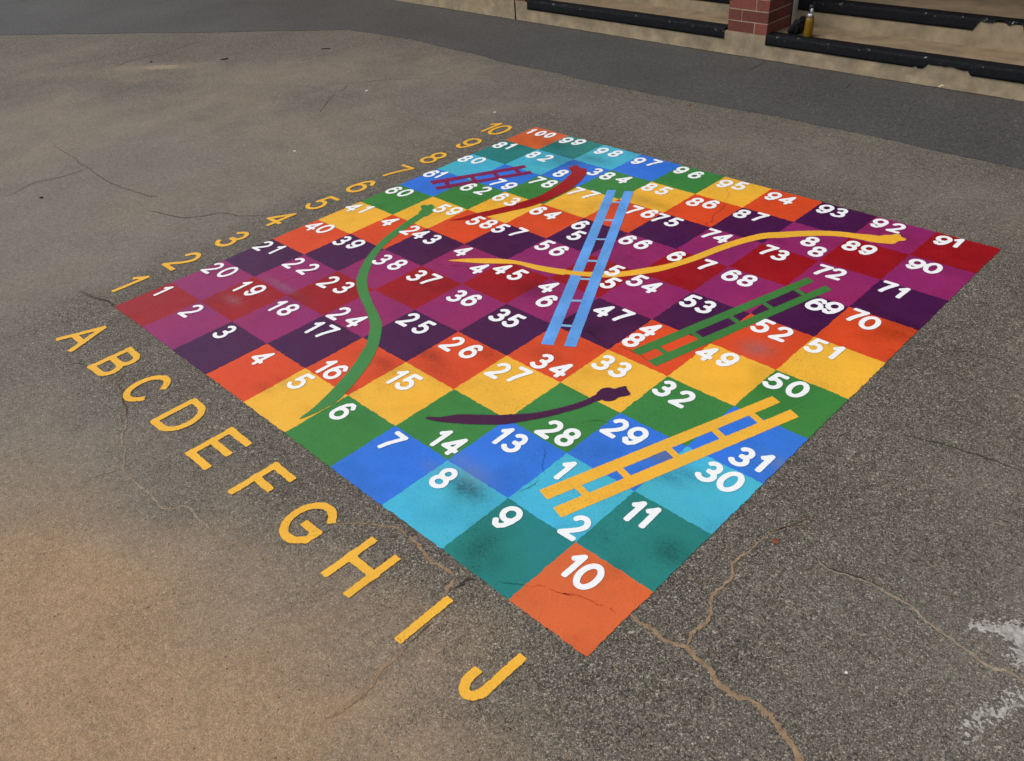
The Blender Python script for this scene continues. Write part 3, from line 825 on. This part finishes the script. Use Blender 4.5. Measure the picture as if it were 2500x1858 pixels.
paint_crack('d', [(1500, 70), (1525, 140), (1500, 200)], .006, .006, (.50, .24, .03), 66, .2)
paint_crack('d', [(1500, 215), (1490, 230), (1440, 275), (1385, 320), (1390, 350), (1350, 370), (1400, 395)], .006, .006, (.28, .03, .012), 67, .2)
paint_crack('d', [(640, 1310), (760, 1345), (830, 1390), (900, 1440)], .006, .005, (.26, .035, .015), 68, .2)
paint_crack('h', [(890, 240), (900, 300), (885, 370), (905, 430)], .004, .004, (.02, .08, .30), 69, .25)
paint_crack('h', [(870, 470), (820, 520), (740, 560)], .006, .005, (.02, .15, .20), 70, .35)
paint_crack('h', [(1150, 90), (1200, 75), (1280, 75), (1340, 95)], .003, .003, (.02, .09, .02), 71, .3)
paint_crack('c', [(930, 490), (1050, 495), (1150, 510), (1240, 560)], .006, .005, (.10, .015, .05), 72, .35)
paint_crack('d', [(380, 1180), (440, 1210), (520, 1290)], .006, .004, (.02, .006, .02), 73, .25)

# ------------------------------------------------------------------ yellow letters and numerals round the board
def border_glyph(name, text, places, label, cat, group, seed, h=0.665, hw=0.0495, amp=0.0024):
    strokes = []
    for ch, (u, v) in zip(text, places):
        strokes += glyph_strokes(ch, u * S, v * S, h * S, hw * S, 1.0, 0.0, 0.3)
    px = [q[0] for st in strokes for q in st]; py = [q[1] for st in strokes for q in st]
    ox, oy = (min(px) + max(px)) / 2, (min(py) + max(py)) / 2
    fn = lambda X, Y: sd_strokes(X, Y, strokes, hw * S, 0.25) + rough(X, Y, amp, 0.009, seed)
    o = field_mesh(name, fn, (min(px) - .02, min(py) - .02, max(px) + .02, max(py) + .02), 0.0036, 0.003, YELLOW, None, origin=(ox, oy))
    o.location = (ox, oy, 0)
    return tag(o, label, cat, group)

LET_U = [0.51, 1.65, 2.64, 3.64, 4.615, 5.63, 6.58, 7.54, 8.555, 9.455]
FIRST = ['red', 'magenta', 'dark purple', 'orange red', 'yellow', 'green', 'blue', 'turquoise', 'teal', 'orange']
for k, ch in enumerate('ABCDEFGHIJ'):
    border_glyph('painted_letter', ch, [(LET_U[k], -0.71)], f"yellow letter {ch} painted on the asphalt below the {FIRST[k]} square numbered {k + 1}",
                 'painted letter', 'yellow column letters beside the board', 200 + k)
SIDE = [1, 20, 21, 40, 41, 60, 61, 80, 81, 100]
NUM_UV = [(-0.57, .535), (-0.59, 1.53), (-0.62, 2.535), (-0.675, 3.58), (-0.60, 4.49), (-0.61, 5.47), (-0.60, 6.42), (-0.54, 7.37), (-0.53, 8.40), None]
for k in range(10):
    t = str(k + 1)
    pl = [NUM_UV[k]] if k < 9 else [(-0.875, 9.42), (-0.55, 9.39)]
    border_glyph('painted_numeral', t, pl, f"yellow numeral {t} painted on the asphalt beside the square numbered {SIDE[k]}",
                 'painted numeral', 'yellow row numerals beside the board', 300 + k, h=0.66, hw=0.042, amp=0.0018)

# ------------------------------------------------------------------ snakes
def outline_part(name, pts, z, mat, parent, seed, org, amp=0.0010, clip=None, curved=True):
    P = smooth_poly(pts, 5) if curved else [np.array(p) for p in pts]
    xs = [p[0] for p in P]; ys = [p[1] for p in P]
    fn = lambda X, Y: sd_poly(X, Y, P) + rough(X, Y, amp, 0.010, seed)
    return field_mesh(name, fn, (min(xs) - .012, min(ys) - .012, max(xs) + .012, max(ys) + .012), 0.0034, z, mat, parent, origin=org)

def snake(body, head, z, mat, label, seed):
    allp = np.array(body + head)
    c = allp.mean(0)
    r = empty('painted_snake', (c[0], c[1], 0))
    tag(r, label, 'painted snake', 'snakes painted across the board')
    outline_part('body', body, z, mat, r, seed, c)
    outline_part('head', head, z + 0.0003, mat, r, seed + 1, c)
    return r
Z1, Z2, Z3 = 0.0032, 0.0036, 0.0041
T = lambda crop, pts: trace(crop, pts, Z2)
snake(T('c', [(850, 138), (760, 200), (660, 270), (560, 355), (500, 430), (455, 520), (435, 590), (440, 670), (470, 760), (510, 840), (535, 900), (540, 950), (530, 1020), (515, 1080), (480, 1160)])
      + T('f', [(690, 350), (640, 440), (560, 550), (480, 640), (400, 720), (300, 780), (200, 830), (95, 866), (200, 785), (290, 700), (370, 620), (450, 530), (530, 430), (590, 330)])
      + T('c', [(415, 1100), (435, 1040), (450, 980), (455, 930), (440, 860), (410, 790), (370, 700), (355, 625), (365, 570), (405, 480), (460, 400), (540, 315), (640, 235), (740, 165), (812, 122)]),
      T('c', [(858, 142), (895, 122), (925, 98), (905, 57), (872, 62), (838, 60), (822, 72), (828, 95), (812, 108), (808, 122), (825, 135)]), Z2, SNAKE['green'],
      'long wavy green snake, head in square 59 and tail in square 5', 401)
snake(T('a', [(1368, 475), (1350, 520), (1310, 560), (1250, 610), (1170, 650), (1060, 700), (930, 745), (800, 775), (640, 810), (500, 838), (400, 847), (310, 852), (400, 830), (500, 800), (640, 768), (780, 733), (900, 698), (1000, 663), (1100, 608), (1180, 553), (1240, 500), (1272, 468)]),
      T('a', [(1228, 442), (1262, 434), (1278, 425), (1300, 424), (1322, 442), (1350, 448), (1372, 455), (1366, 482), (1330, 505), (1285, 500), (1268, 470), (1252, 474), (1244, 456)]), Z2, SNAKE['red'],
      'dark red snake with its head in square 83 and thin tail in square 58', 411)
snake(T('c', [(1020, 463), (1100, 452), (1240, 447), (1400, 450), (1540, 468), (1650, 492), (1780, 515), (1900, 530)])
      + T('d', [(250, 727), (380, 740), (520, 742), (700, 738), (850, 715), (1000, 690), (1120, 660), (1260, 610), (1400, 555), (1540, 505), (1680, 465), (1800, 440)])
      + T('e', [(350, 432), (480, 425), (650, 423), (800, 430), (950, 448), (1060, 460), (1060, 512), (950, 490), (800, 468), (650, 462), (480, 468), (350, 478)])
      + T('d', [(1820, 482), (1700, 505), (1560, 545), (1420, 595), (1280, 650), (1140, 695), (1000, 735), (850, 760), (680, 780), (540, 785), (400, 775), (250, 760)])
      + T('c', [(1860, 568), (1760, 552), (1640, 525), (1520, 490), (1400, 485), (1250, 482), (1120, 472)]),
      T('e', [(1050, 459), (1100, 463), (1150, 456), (1190, 456), (1222, 449), (1262, 452), (1275, 472), (1308, 487), (1296, 500), (1250, 505), (1212, 525), (1150, 522), (1050, 509)]), Z2, SNAKE['yellow'],
      'yellow snake winding across the middle, head in square 92 and tail in square 44', 421)
snake(T('f', [(1072, 858), (1110, 849), (1180, 851), (1260, 840), (1340, 830), (1500, 832), (1650, 835), (1780, 825)])
      + T('g', [(0, 995), (150, 985), (280, 960), (400, 930), (500, 895), (570, 862), (600, 898), (560, 910), (480, 945), (380, 975), (250, 1010), (120, 1035), (0, 1055)])
      + T('f', [(1650, 910), (1450, 908), (1320, 900), (1200, 890), (1120, 875)]),
      T('g', [(565, 868), (580, 842), (605, 823), (650, 815), (690, 823), (725, 812), (768, 806), (773, 825), (795, 855), (778, 870), (720, 880), (690, 900), (640, 908), (600, 896)]), Z2, SNAKE['purple'],
      'short dark purple snake, head in yellow square 33 and tail in green square 14', 431)

# ------------------------------------------------------------------ ladders
def ladder(label, crop, railA, railB, rungs, wr, matA, matR, seed, zA=Z1, zB=Z1, zR=Z1, inset=0.25):
    A = trace(crop, railA, zA); B = trace(crop, railB, zB)
    c = np.array(A + B).mean(0)
    r = empty('painted_ladder', (c[0], c[1], 0))
    tag(r, label, 'painted ladder', 'ladders painted across the board')
    outline_part('rail', A, zA, matA, r, seed, c, 0.0012, curved=False)
    outline_part('rail', B, zB, matA, r, seed + 1, c, 0.0012, curved=False)
    for k, (a, b) in enumerate(rungs):
        p, q = trace(crop, [a, b], zR)
        strokes = [[tuple(p), tuple(q)]]
        fn = lambda X, Y: sd_strokes(X, Y, strokes, wr, 0.1) + rough(X, Y, 0.0009, 0.012, seed + 10 + k)
        field_mesh('rung', fn, (min(p[0], q[0]) - .03, min(p[1], q[1]) - .03, max(p[0], q[0]) + .03, max(p[1], q[1]) + .03), 0.0034, zR - 0.0003, matR, r, origin=c)
    return r
ladder('long light blue ladder leaning from square 34 up to green square 84', 'd',
       [(580, 108), (650, 108), (163, 1310), (65, 1302)], [(712, 115), (784, 118), (338, 1325), (243, 1318)],
       [((600, 198), (700, 206)), ((545, 340), (650, 342)), ((485, 488), (590, 490)), ((415, 655), (520, 658)), ((355, 795), (462, 799)), ((290, 963), (400, 967)), ((200, 1155), (315, 1162))],
       0.0085, LADDER['blue'], LADDER['rung'], 501, zB=Z3)
ladder('green ladder rising from orange red square 48 to magenta square 72', 'g',
       [(1985, 75), (2030, 103), (855, 600), (803, 563)], [(2108, 130), (2150, 158), (968, 673), (913, 635)],
       [((975, 540), (1045, 592)), ((1205, 440), (1275, 490)), ((1465, 338), (1530, 382)), ((1690, 245), (1755, 288)), ((1908, 156), (1975, 198))],
       0.0125, LADDER['green'], LADDER['green'], 521)
ladder('broad yellow ladder rising from turquoise square 12 to green square 50', 'g',
       [(1748, 873), (1805, 915), (235, 1570), (185, 1505)], [(1872, 963), (1930, 1012), (330, 1690), (277, 1622)],
       [((440, 1478), (515, 1548)), ((715, 1355), (790, 1428)), ((1045, 1222), (1120, 1290)), ((1352, 1092), (1425, 1158)), ((1600, 984), (1680, 1052))],
       0.0135, LADDER['yellow'], LADDER['yellow'], 541)
ladder('small plum coloured ladder rising from blue square 61 to turquoise square 82', 'a',
       [(890, 422), (908, 442), (180, 572), (155, 547)], [(935, 467), (955, 487), (212, 615), (196, 592)],
       [((278, 540), (312, 600)), ((475, 508), (520, 555)), ((650, 478), (695, 522)), ((815, 448), (860, 492))],
       0.014, LADDER['purple'], LADDER['purple'], 561)

# ------------------------------------------------------------------ the veranda of the brick building
PY = 5.136                    # face of the plinth
TOP = 0.183                   # lower tread
RIS = 5.552                   # second riser
TOP2 = 0.360                  # veranda floor
def bar(name, x0, x1, y0, y1, z0, z1, mat, parent, bev=0.004, org=None):
    """a box with every edge bevelled"""
    import bmesh
    bm = bmesh.new()
    bmesh.ops.create_cube(bm, size=1.0)
    for v in bm.verts:
        v.co = ((x0 + x1) / 2 + v.co.x * (x1 - x0), (y0 + y1) / 2 + v.co.y * (y1 - y0), (z0 + z1) / 2 + v.co.z * (z1 - z0))
    if bev:
        bmesh.ops.bevel(bm, geom=bm.edges[:], offset=bev, segments=2, affect='EDGES', profile=0.5)
    me = bpy.data.meshes.new(name)
    bm.to_mesh(me); bm.free()
    me.materials.append(mat)
    o = bpy.data.objects.new(name, me)
    COL.objects.link(o)
    o.parent = parent
    if parent is not None:
        o.location = -parent.location
    return o

house = empty('veranda_building', (0.3, PY, 0))
tag(house, 'red brick veranda with pale concrete steps edged in black along the asphalt', 'building')

# plinth face: chipped and uneven where it meets the asphalt
def plinth_face(x0, x1, ztop):
    xs = np.arange(x0, x1 + 1e-6, 0.02); zs = np.linspace(-0.02, ztop, 11)
    Xg, Zg = np.meshgrid(xs, zs)
    Yg = PY + 0.006 * (fbm(Xg * 9, Zg * 14, 31, 4) - 0.5) - 0.010 * np.clip(1 - Zg / 0.05, 0, 1) * fbm(Xg * 16, Zg * 0, 33, 3)
    n = len(xs)
    v = np.stack([Xg.ravel(), Yg.ravel(), Zg.ravel()], 1)
    f = [(j * n + i, j * n + i + 1, (j + 1) * n + i + 1, (j + 1) * n + i) for j in range(len(zs) - 1) for i in range(n - 1)]
    # top and back, so it is a solid kerb
    k = len(v)
    v = np.vstack([v, [(x0, PY + 0.5, ztop), (x1, PY + 0.5, ztop), (x0, PY + 0.5, -0.02), (x1, PY + 0.5, -0.02)]])
    top = [(len(zs) - 1) * n + i for i in range(n)]
    f += [top + [k + 1, k], (k, k + 1, k + 3, k + 2)]
    o = mesh_obj('plinth', v, f, CONCRETE, house)
    o.location = -house.location
    return o
plinth_face(-2.262, 5.2, TOP - 0.006)
plinth_face(-9.5, -2.270, TOP - 0.006)
# treads and the second step
for x0, x1 in ((-2.12, 0.12), (0.475, 2.667)):
    bar('tread', x0, x1, PY + 0.05, RIS + 0.02, TOP - 0.05, TOP, TREAD, house, 0.002)
    bar('riser', x0, x1, RIS, RIS + 0.3, TOP - 0.03, TOP2 - 0.004, CONCRETE, house, 0.002)
bar('floor', -9.5, 5.2, RIS + 0.05, 8.2, TOP2 - 0.1, TOP2, TREAD, house, 0.002)

def nosing(x0, x1, yf, zt, zb, seed, bites=(), label=None):
    """black painted step edge: face, rounded arris and a strip of the tread, broken away at the bites"""
    xs = np.arange(x0, x1 + 1e-6, 0.012)
    prof = [(0.0, zb), (-0.001, zb + 0.25 * (zt - zb)), (0.0, zb + 0.55 * (zt - zb))]
    R = 0.018
    for a in np.linspace(0, 90, 6):
        prof.append((R - R * math.cos(math.radians(a)), zt - R + R * math.sin(math.radians(a))))
    prof += [(0.06, zt + 0.001), (0.108, zt + 0.001)]
    v = []; f = []; wear = []
    m = len(prof) + 2
    for i, x in enumerate(xs):
        cutz = zb + 0.002 * (fbm(x * 20, 0.0, seed, 3) - 0.5)
        for a, b, ch in bites:
            if a < x < b:
                e = min(1.0, min(x - a, b - x) / 0.03)
                cutz = max(cutz, zb + (ch * (zt - zb)) * e * (0.72 + 0.75 * (fbm(x * 17, 3.0, seed + 2, 4) - 0.25)))
        ed = 0.003 * (fbm(x * 25, 7.0, seed + 4, 3) - 0.5)
        row = [(yf + 0.010, cutz)]
        for q, (dy, z) in enumerate(prof):
            row.append((yf - 0.006 + dy + (ed if q == len(prof) - 1 else 0), max(z, cutz) if q < 9 else z))
        row.append((row[-1][0] + 0.002, zt - 0.006))
        for q, (y, z) in enumerate(row):
            v.append((x, y, z))
            wear.append(1.0 if 5 <= q <= 8 else (0.3 if q in (4, 9) else 0.0))
    for i in range(len(xs) - 1):
        for q in range(m - 1):
            f.append((i * m + q, (i + 1) * m + q, (i + 1) * m + q + 1, i * m + q + 1))
    f.append([q for q in range(m)][::-1]); f.append([(len(xs) - 1) * m + q for q in range(m)])
    o = mesh_obj('step_nosing', v, f, NOSING, house, smooth=False)
    o.location = -house.location
    for p in o.data.polygons:
        p.use_smooth = len(p.vertices) == 4
    set_attr(o, 'wear', wear)
    if label:
        o['label'] = label
    return o
nosing(-2.10, 0.10, PY, 0.197, 0.116, 3, label='black edge of the lower step left of the brick pillar')
nosing(0.47, 2.66, PY, 0.190, 0.112, 5, bites=((1.63, 1.66, .35), (1.70, 2.02, .5)), label='chipped black edge of the lower step beside the bottle')
nosing(-2.11, 0.11, RIS, 0.366, 0.272, 7)
nosing(0.485, 2.66, RIS, 0.372, 0.290, 9, bites=((1.83, 2.17, .92),), label='black edge of the upper step with a large piece broken off')
bar('edge_strip', 0.478, 0.492, PY + 0.353, RIS - 0.004, TOP + 0.001, TOP2 + 0.02, ROOFMAT, house, 0.003)

def brick_run(name, parts, parent, core):
    """real bricks standing 4 mm proud of a mortar core; parts = list of boxes"""
    v = []; f = []; tone = []; mi = []
    def add(b, m, t, ch=0.0):
        x0, x1, y0, y1, z0, z1 = b
        k = len(v)
        for z in (z0, z1):
            v.extend([(x0, y0, z), (x1, y0, z), (x1, y1, z), (x0, y1, z)])
            tone.extend([t] * 4)
        for q in ((0, 3, 2, 1), (4, 5, 6, 7), (0, 1, 5, 4), (1, 2, 6, 5), (2, 3, 7, 6), (3, 0, 4, 7)):
            f.append([k + a for a in q]); mi.append(m)
    for b in core:
        add(b, 1, 0.5)
    for b in parts:
        j = lambda: rng.uniform(-0.0012, 0.0012)
        add((b[0] + j(), b[1] + j(), b[2] + j(), b[3] + j(), b[4] + j() * .6, b[5] + j() * .6), 0, rng.random())
    o = mesh_obj(name, v, f, [BRICK, MORTAR], parent)
    o.location = -parent.location
    for p, m in zip(o.data.polygons, mi):
        p.material_index = m
    set_attr(o, 'tone', tone)
    return o

def pillar(x0, y0, z0, z1, label):
    W, Bk, Hd, Jt, Hh = 0.35, 0.230, 0.110, 0.010, 0.076
    parts = []
    z = z0 + Jt * 0.6
    k = 0
    while z + Hh < z1:
        pin = [(0, Bk, 0, Hd), (Bk + Jt, W, 0, Bk), (Hd + Jt, W, Bk + Jt, W), (0, Hd, Hd + Jt, W)]
        if k % 2:
            pin = [(W - b, W - a, c, d) for a, b, c, d in pin]
        parts += [(x0 + a, x0 + b, y0 + c, y0 + d, z, z + Hh) for a, b, c, d in pin]
        z += Hh + Jt; k += 1
    o = brick_run('pillar', parts, house, [(x0 + .005, x0 + W - .005, y0 + .005, y0 + W - .005, z0, z1)])
    if label:
        o['label'] = label
    return o
ROOF_Z = 2.75
pillar(0.122, PY + 0.002, TOP - 0.007, ROOF_Z, 'red brick pillar with pale mortar standing between the two step bays')
pillar(-2.475, PY + 0.002, TOP - 0.007, ROOF_Z, None)
pillar(2.667, PY + 0.002, TOP - 0.007, ROOF_Z, None)
# closed bay further left and the back wall of the veranda
def brick_wall(x0, x1, y0, z0, z1):
    parts = []
    z = z0 + 0.006; k = 0
    while z + 0.076 < z1:
        x = x0 - (0.12 if k % 2 else 0.0)
        while x < x1:
            a, b = max(x, x0), min(x + 0.23, x1)
            if b - a > 0.02:
                parts.append((a, b, y0, y0 + 0.11, z, z + 0.076))
            x += 0.24
        z += 0.086; k += 1
    return brick_run('wall', parts, house, [(x0 + .004, x1 - .004, y0 + .005, y0 + .105, z0, z1)])
brick_wall(-9.5, -2.485, PY + 0.03, TOP - 0.007, ROOF_Z)
brick_wall(-2.48, 5.2, 7.6, TOP2 + 0.001, ROOF_Z)
bar('unseen_roof', -9.8, 5.4, PY - 0.62, 8.3, ROOF_Z + 0.002, ROOF_Z + 0.75, ROOFMAT, house, 0.01)  # unseen roof, slab made thick to darken reflections in the paint

# ------------------------------------------------------------------ bottle, cloth and litter
def lathe(prof, n=40):
    v = []; f = []
    for r, z in prof:
        for k in range(n):
            a = 2 * math.pi * k / n
            v.append((r * math.cos(a), r * math.sin(a), z))
    for i in range(len(prof) - 1):
        for k in range(n):
            f.append((i * n + k, i * n + (k + 1) % n, (i + 1) * n + (k + 1) % n, (i + 1) * n + k))
    f.append([k for k in range(n)][::-1]); f.append([(len(prof) - 1) * n + k for k in range(n)])
    return v, f

def glass_mat(name, col, rough_=0.06, trans=1.0, ior=1.45):
    m, n, l, bs = new_mat(name)
    bs.inputs['Base Color'].default_value = (*col, 1)
    bs.inputs['Roughness'].default_value = rough_
    bs.inputs['Transmission Weight'].default_value = trans
    bs.inputs['IOR'].default_value = ior
    return m
GLASS = glass_mat('amber_glass', (0.94, 0.84, 0.50), 0.03, 1.0)
BEER = glass_mat('amber_drink', (0.46, 0.29, 0.025), 0.3, 0.15, 1.35)
LABEL_W = make_plain('white_label', (0.62, 0.63, 0.70), 0.5, 0.05, 10, 0.05)
LABEL_R = make_plain('red_label', (0.35, 0.05, 0.06), 0.5, 0.05, 10, 0.05)
CAP = make_plain('dark_foil', (0.035, 0.035, 0.05), 0.4, 0.2, 30, 0.1)
CLOTH = make_plain('black_cloth', (0.010, 0.010, 0.011), 0.9, 0.3, 20, 0.5, 90, 0.2)

bc = at(1972, 90, TOP)
bottle = empty('bottle', (bc[0], bc[1], TOP))
tag(bottle, 'glass bottle of amber drink with white neck label standing on the lower step', 'bottle')
v, f = lathe([(0.026, 0.0), (0.0325, 0.003), (0.034, 0.010), (0.034, 0.105), (0.0335, 0.117), (0.030, 0.132), (0.0215, 0.152), (0.016, 0.168), (0.0142, 0.190), (0.0138, 0.212), (0.0150, 0.213), (0.0150, 0.222), (0.0130, 0.223)])
mesh_obj('glass', v, f, GLASS, bottle, smooth=True)
v, f = lathe([(0.024, 0.004), (0.0305, 0.006), (0.0318, 0.012), (0.0318, 0.105), (0.0312, 0.117), (0.0278, 0.131), (0.0235, 0.142)])
mesh_obj('drink', v, f, BEER, bottle, smooth=True)
def wrap(r0, r1, z0, z1, a0, a1, n=14):
    v = []; f = []
    for k in range(n + 1):
        a = math.radians(a0 + (a1 - a0) * k / n)
        for r, z in ((r0, z0), (r1, z1)):
            v.append((r * math.cos(a), r * math.sin(a), z))
        for r, z in ((r0 - .0006, z0), (r1 - .0006, z1)):
            v.append((r * math.cos(a), r * math.sin(a), z))
    for k in range(n):
        b = 4 * k
        f += [(b, b + 4, b + 5, b + 1), (b + 2, b + 3, b + 7, b + 6), (b + 1, b + 5, b + 7, b + 3), (b, b + 2, b + 6, b + 4)]
    f += [(0, 1, 3, 2), (4 * n, 4 * n + 2, 4 * n + 3, 4 * n + 1)]
    return v, f
v, f = wrap(0.0232, 0.0170, 0.150, 0.169, -150, -20); mesh_obj('label', v, f, LABEL_W, bottle, smooth=True)
v, f = wrap(0.0236, 0.0212, 0.1495, 0.156, -175, -150); mesh_obj('label', v, f, LABEL_R, bottle, smooth=True)
v, f = wrap(0.0164, 0.0150, 0.171, 0.206, -75, 30); mesh_obj('label', v, f, LABEL_W, bottle, smooth=True)
v, f = lathe([(0.0158, 0.170), (0.0152, 0.188), (0.0148, 0.208), (0.0160, 0.2095), (0.0164, 0.222), (0.0155, 0.2265), (0.008, 0.2275)])
mesh_obj('neck_foil', v, f, CAP, bottle, smooth=True)

# crumpled black cloth leaning against the bottle
import bmesh
def cloth():
    bm = bmesh.new()
    bmesh.ops.create_icosphere(bm, subdivisions=5, radius=1.0)
    for vtx in bm.verts:
        p = vtx.co
        t = (p.x + 1) / 2                                    # 0 low end by the nosing, 1 high end at the bottle
        hgt = 0.030 + 0.040 * min(1, t * 1.25)
        wid = 0.034 + 0.010 * math.sin(t * 3.1)
        nn = float(fbm(p.x * 2.6 + 4, p.y * 2.6 + p.z * 1.7, 91, 4) - 0.5) * 0.75
        fold = 0.10 * math.sin(p.x * 9 + p.y * 4 + 2.0 * p.z)
        k = 1 + nn + fold
        x = p.x * 0.066 * (1 + 0.25 * nn)
        y = p.y * wid * k
        z = max(p.z * hgt * k + hgt * 0.85 + 0.018 * t, 0.0)
        vtx.co = (x, y, z)
    me = bpy.data.meshes.new('cloth')
    bm.to_mesh(me); bm.free()
    me.materials.append(CLOTH)
    for p in me.polygons:
        p.use_smooth = True
    o = bpy.data.objects.new('cloth', me)
    COL.objects.link(o)
    return o
cl = cloth()
cq = at(1943, 84, TOP)
cl.location = (cq[0], cq[1], TOP + 0.001)
cl.rotation_euler = (0, 0, math.radians(38))
tag(cl, 'crumpled black cloth bundle lying against the bottle on the step', 'cloth')

def pebble(name, crop, px, py, sx, sy, sz, mat, label, cat, seed, z0=0.0, ang=0.0, group=None):
    bm = bmesh.new()
    bmesh.ops.create_icosphere(bm, subdivisions=3, radius=1.0)
    for vtx in bm.verts:
        p = vtx.co
        k = 1 + 0.9 * float(fbm(p.x * 1.9 + seed, p.y * 1.9 + p.z * 1.3, seed, 3) - 0.5)
        vtx.co = (p.x * sx * k, p.y * sy * k, max(p.z * k, -0.75) * sz)
    me = bpy.data.meshes.new(name)
    bm.to_mesh(me); bm.free(); me.materials.append(mat)
    o = bpy.data.objects.new(name, me)
    COL.objects.link(o)
    x0, y0, s = CROPS[crop]
    q = at(x0 + px * s, y0 + py * s, z0)
    o.location = (q[0], q[1], z0 + sz * 0.7)
    o.rotation_euler = (0, 0, ang)
    return tag(o, label, cat, group)
PSTONE = make_plain('pale_stone', (0.62, 0.50, 0.30), 0.85, 0.25, 60, 0.3)
CHALK = make_plain('white_chip', (0.75, 0.74, 0.72), 0.8, 0.1, 60, 0.2)
TWIG = make_plain('dry_twig', (0.030, 0.022, 0.016), 0.9, 0.3, 60, 0.3)
LEAF = make_plain('dry_leaf', (0.20, 0.07, 0.035), 0.8, 0.25, 60, 0.2)
pebble('stone', 'o', 1880, 364, 0.030, 0.022, 0.016, PSTONE, 'pale yellow stone on the asphalt at the foot of the plinth', 'stone', 5, 0.004)
CH = 'small white chips scattered on the asphalt'
pebble('paint_chip', 'P', 1208, 275, 0.010, 0.008, 0.004, CHALK, 'white chip on the asphalt just beyond the yellow numeral 10', 'chip', 11, 0, .3, CH)
pebble('paint_chip', 'n', 1592, 395, 0.013, 0.009, 0.004, CHALK, 'white chip on bare asphalt far beyond the yellow numeral 8', 'chip', 12, 0, .9, CH)
pebble('paint_chip', 'n', 1280, 658, 0.010, 0.007, 0.004, CHALK, 'white chip on bare asphalt left of the yellow numeral 7', 'chip', 13, 0, .1, CH)
pebble('paint_chip', 'j', 320, 1238, 0.0042, 0.0035, 0.002, CHALK, 'white chip on the asphalt left of the white splash', 'chip', 14, 0, .1, CH)
TW = 'dark twigs and bits lying on the far asphalt'
pebble('twig', 'n', 1415, 213, 0.046, 0.008, 0.005, TWIG, 'dark twig on the asphalt nearest the dark asphalt corner', 'twig', 15, 0, .75, TW)
pebble('twig', 'n', 975, 258, 0.040, 0.012, 0.006, TWIG, 'dark twig on the asphalt right of the pale streak', 'twig', 16, 0, 1.1, TW)
pebble('twig', 'n', 657, 270, 0.014, 0.010, 0.006, TWIG, 'small dark lump on the asphalt above the pale streak', 'twig', 17, 0, .3, TW)
pebble('twig', 'n', 180, 860, 0.012, 0.009, 0.006, TWIG, 'small dark bit on the asphalt at the left edge', 'twig', 18, 0, .3, TW)
pebble('leaf', 'o', 825, 441, 0.026, 0.008, 0.003, LEAF, 'reddish dry leaf on the asphalt beside the seam', 'leaf', 19, 0, .2)
pebble('leaf', 'i', 1340, 195, 0.014, 0.010, 0.003, LEAF, 'reddish leaf fragment beside the sandy crack right of the board', 'leaf', 20, 0, .2)
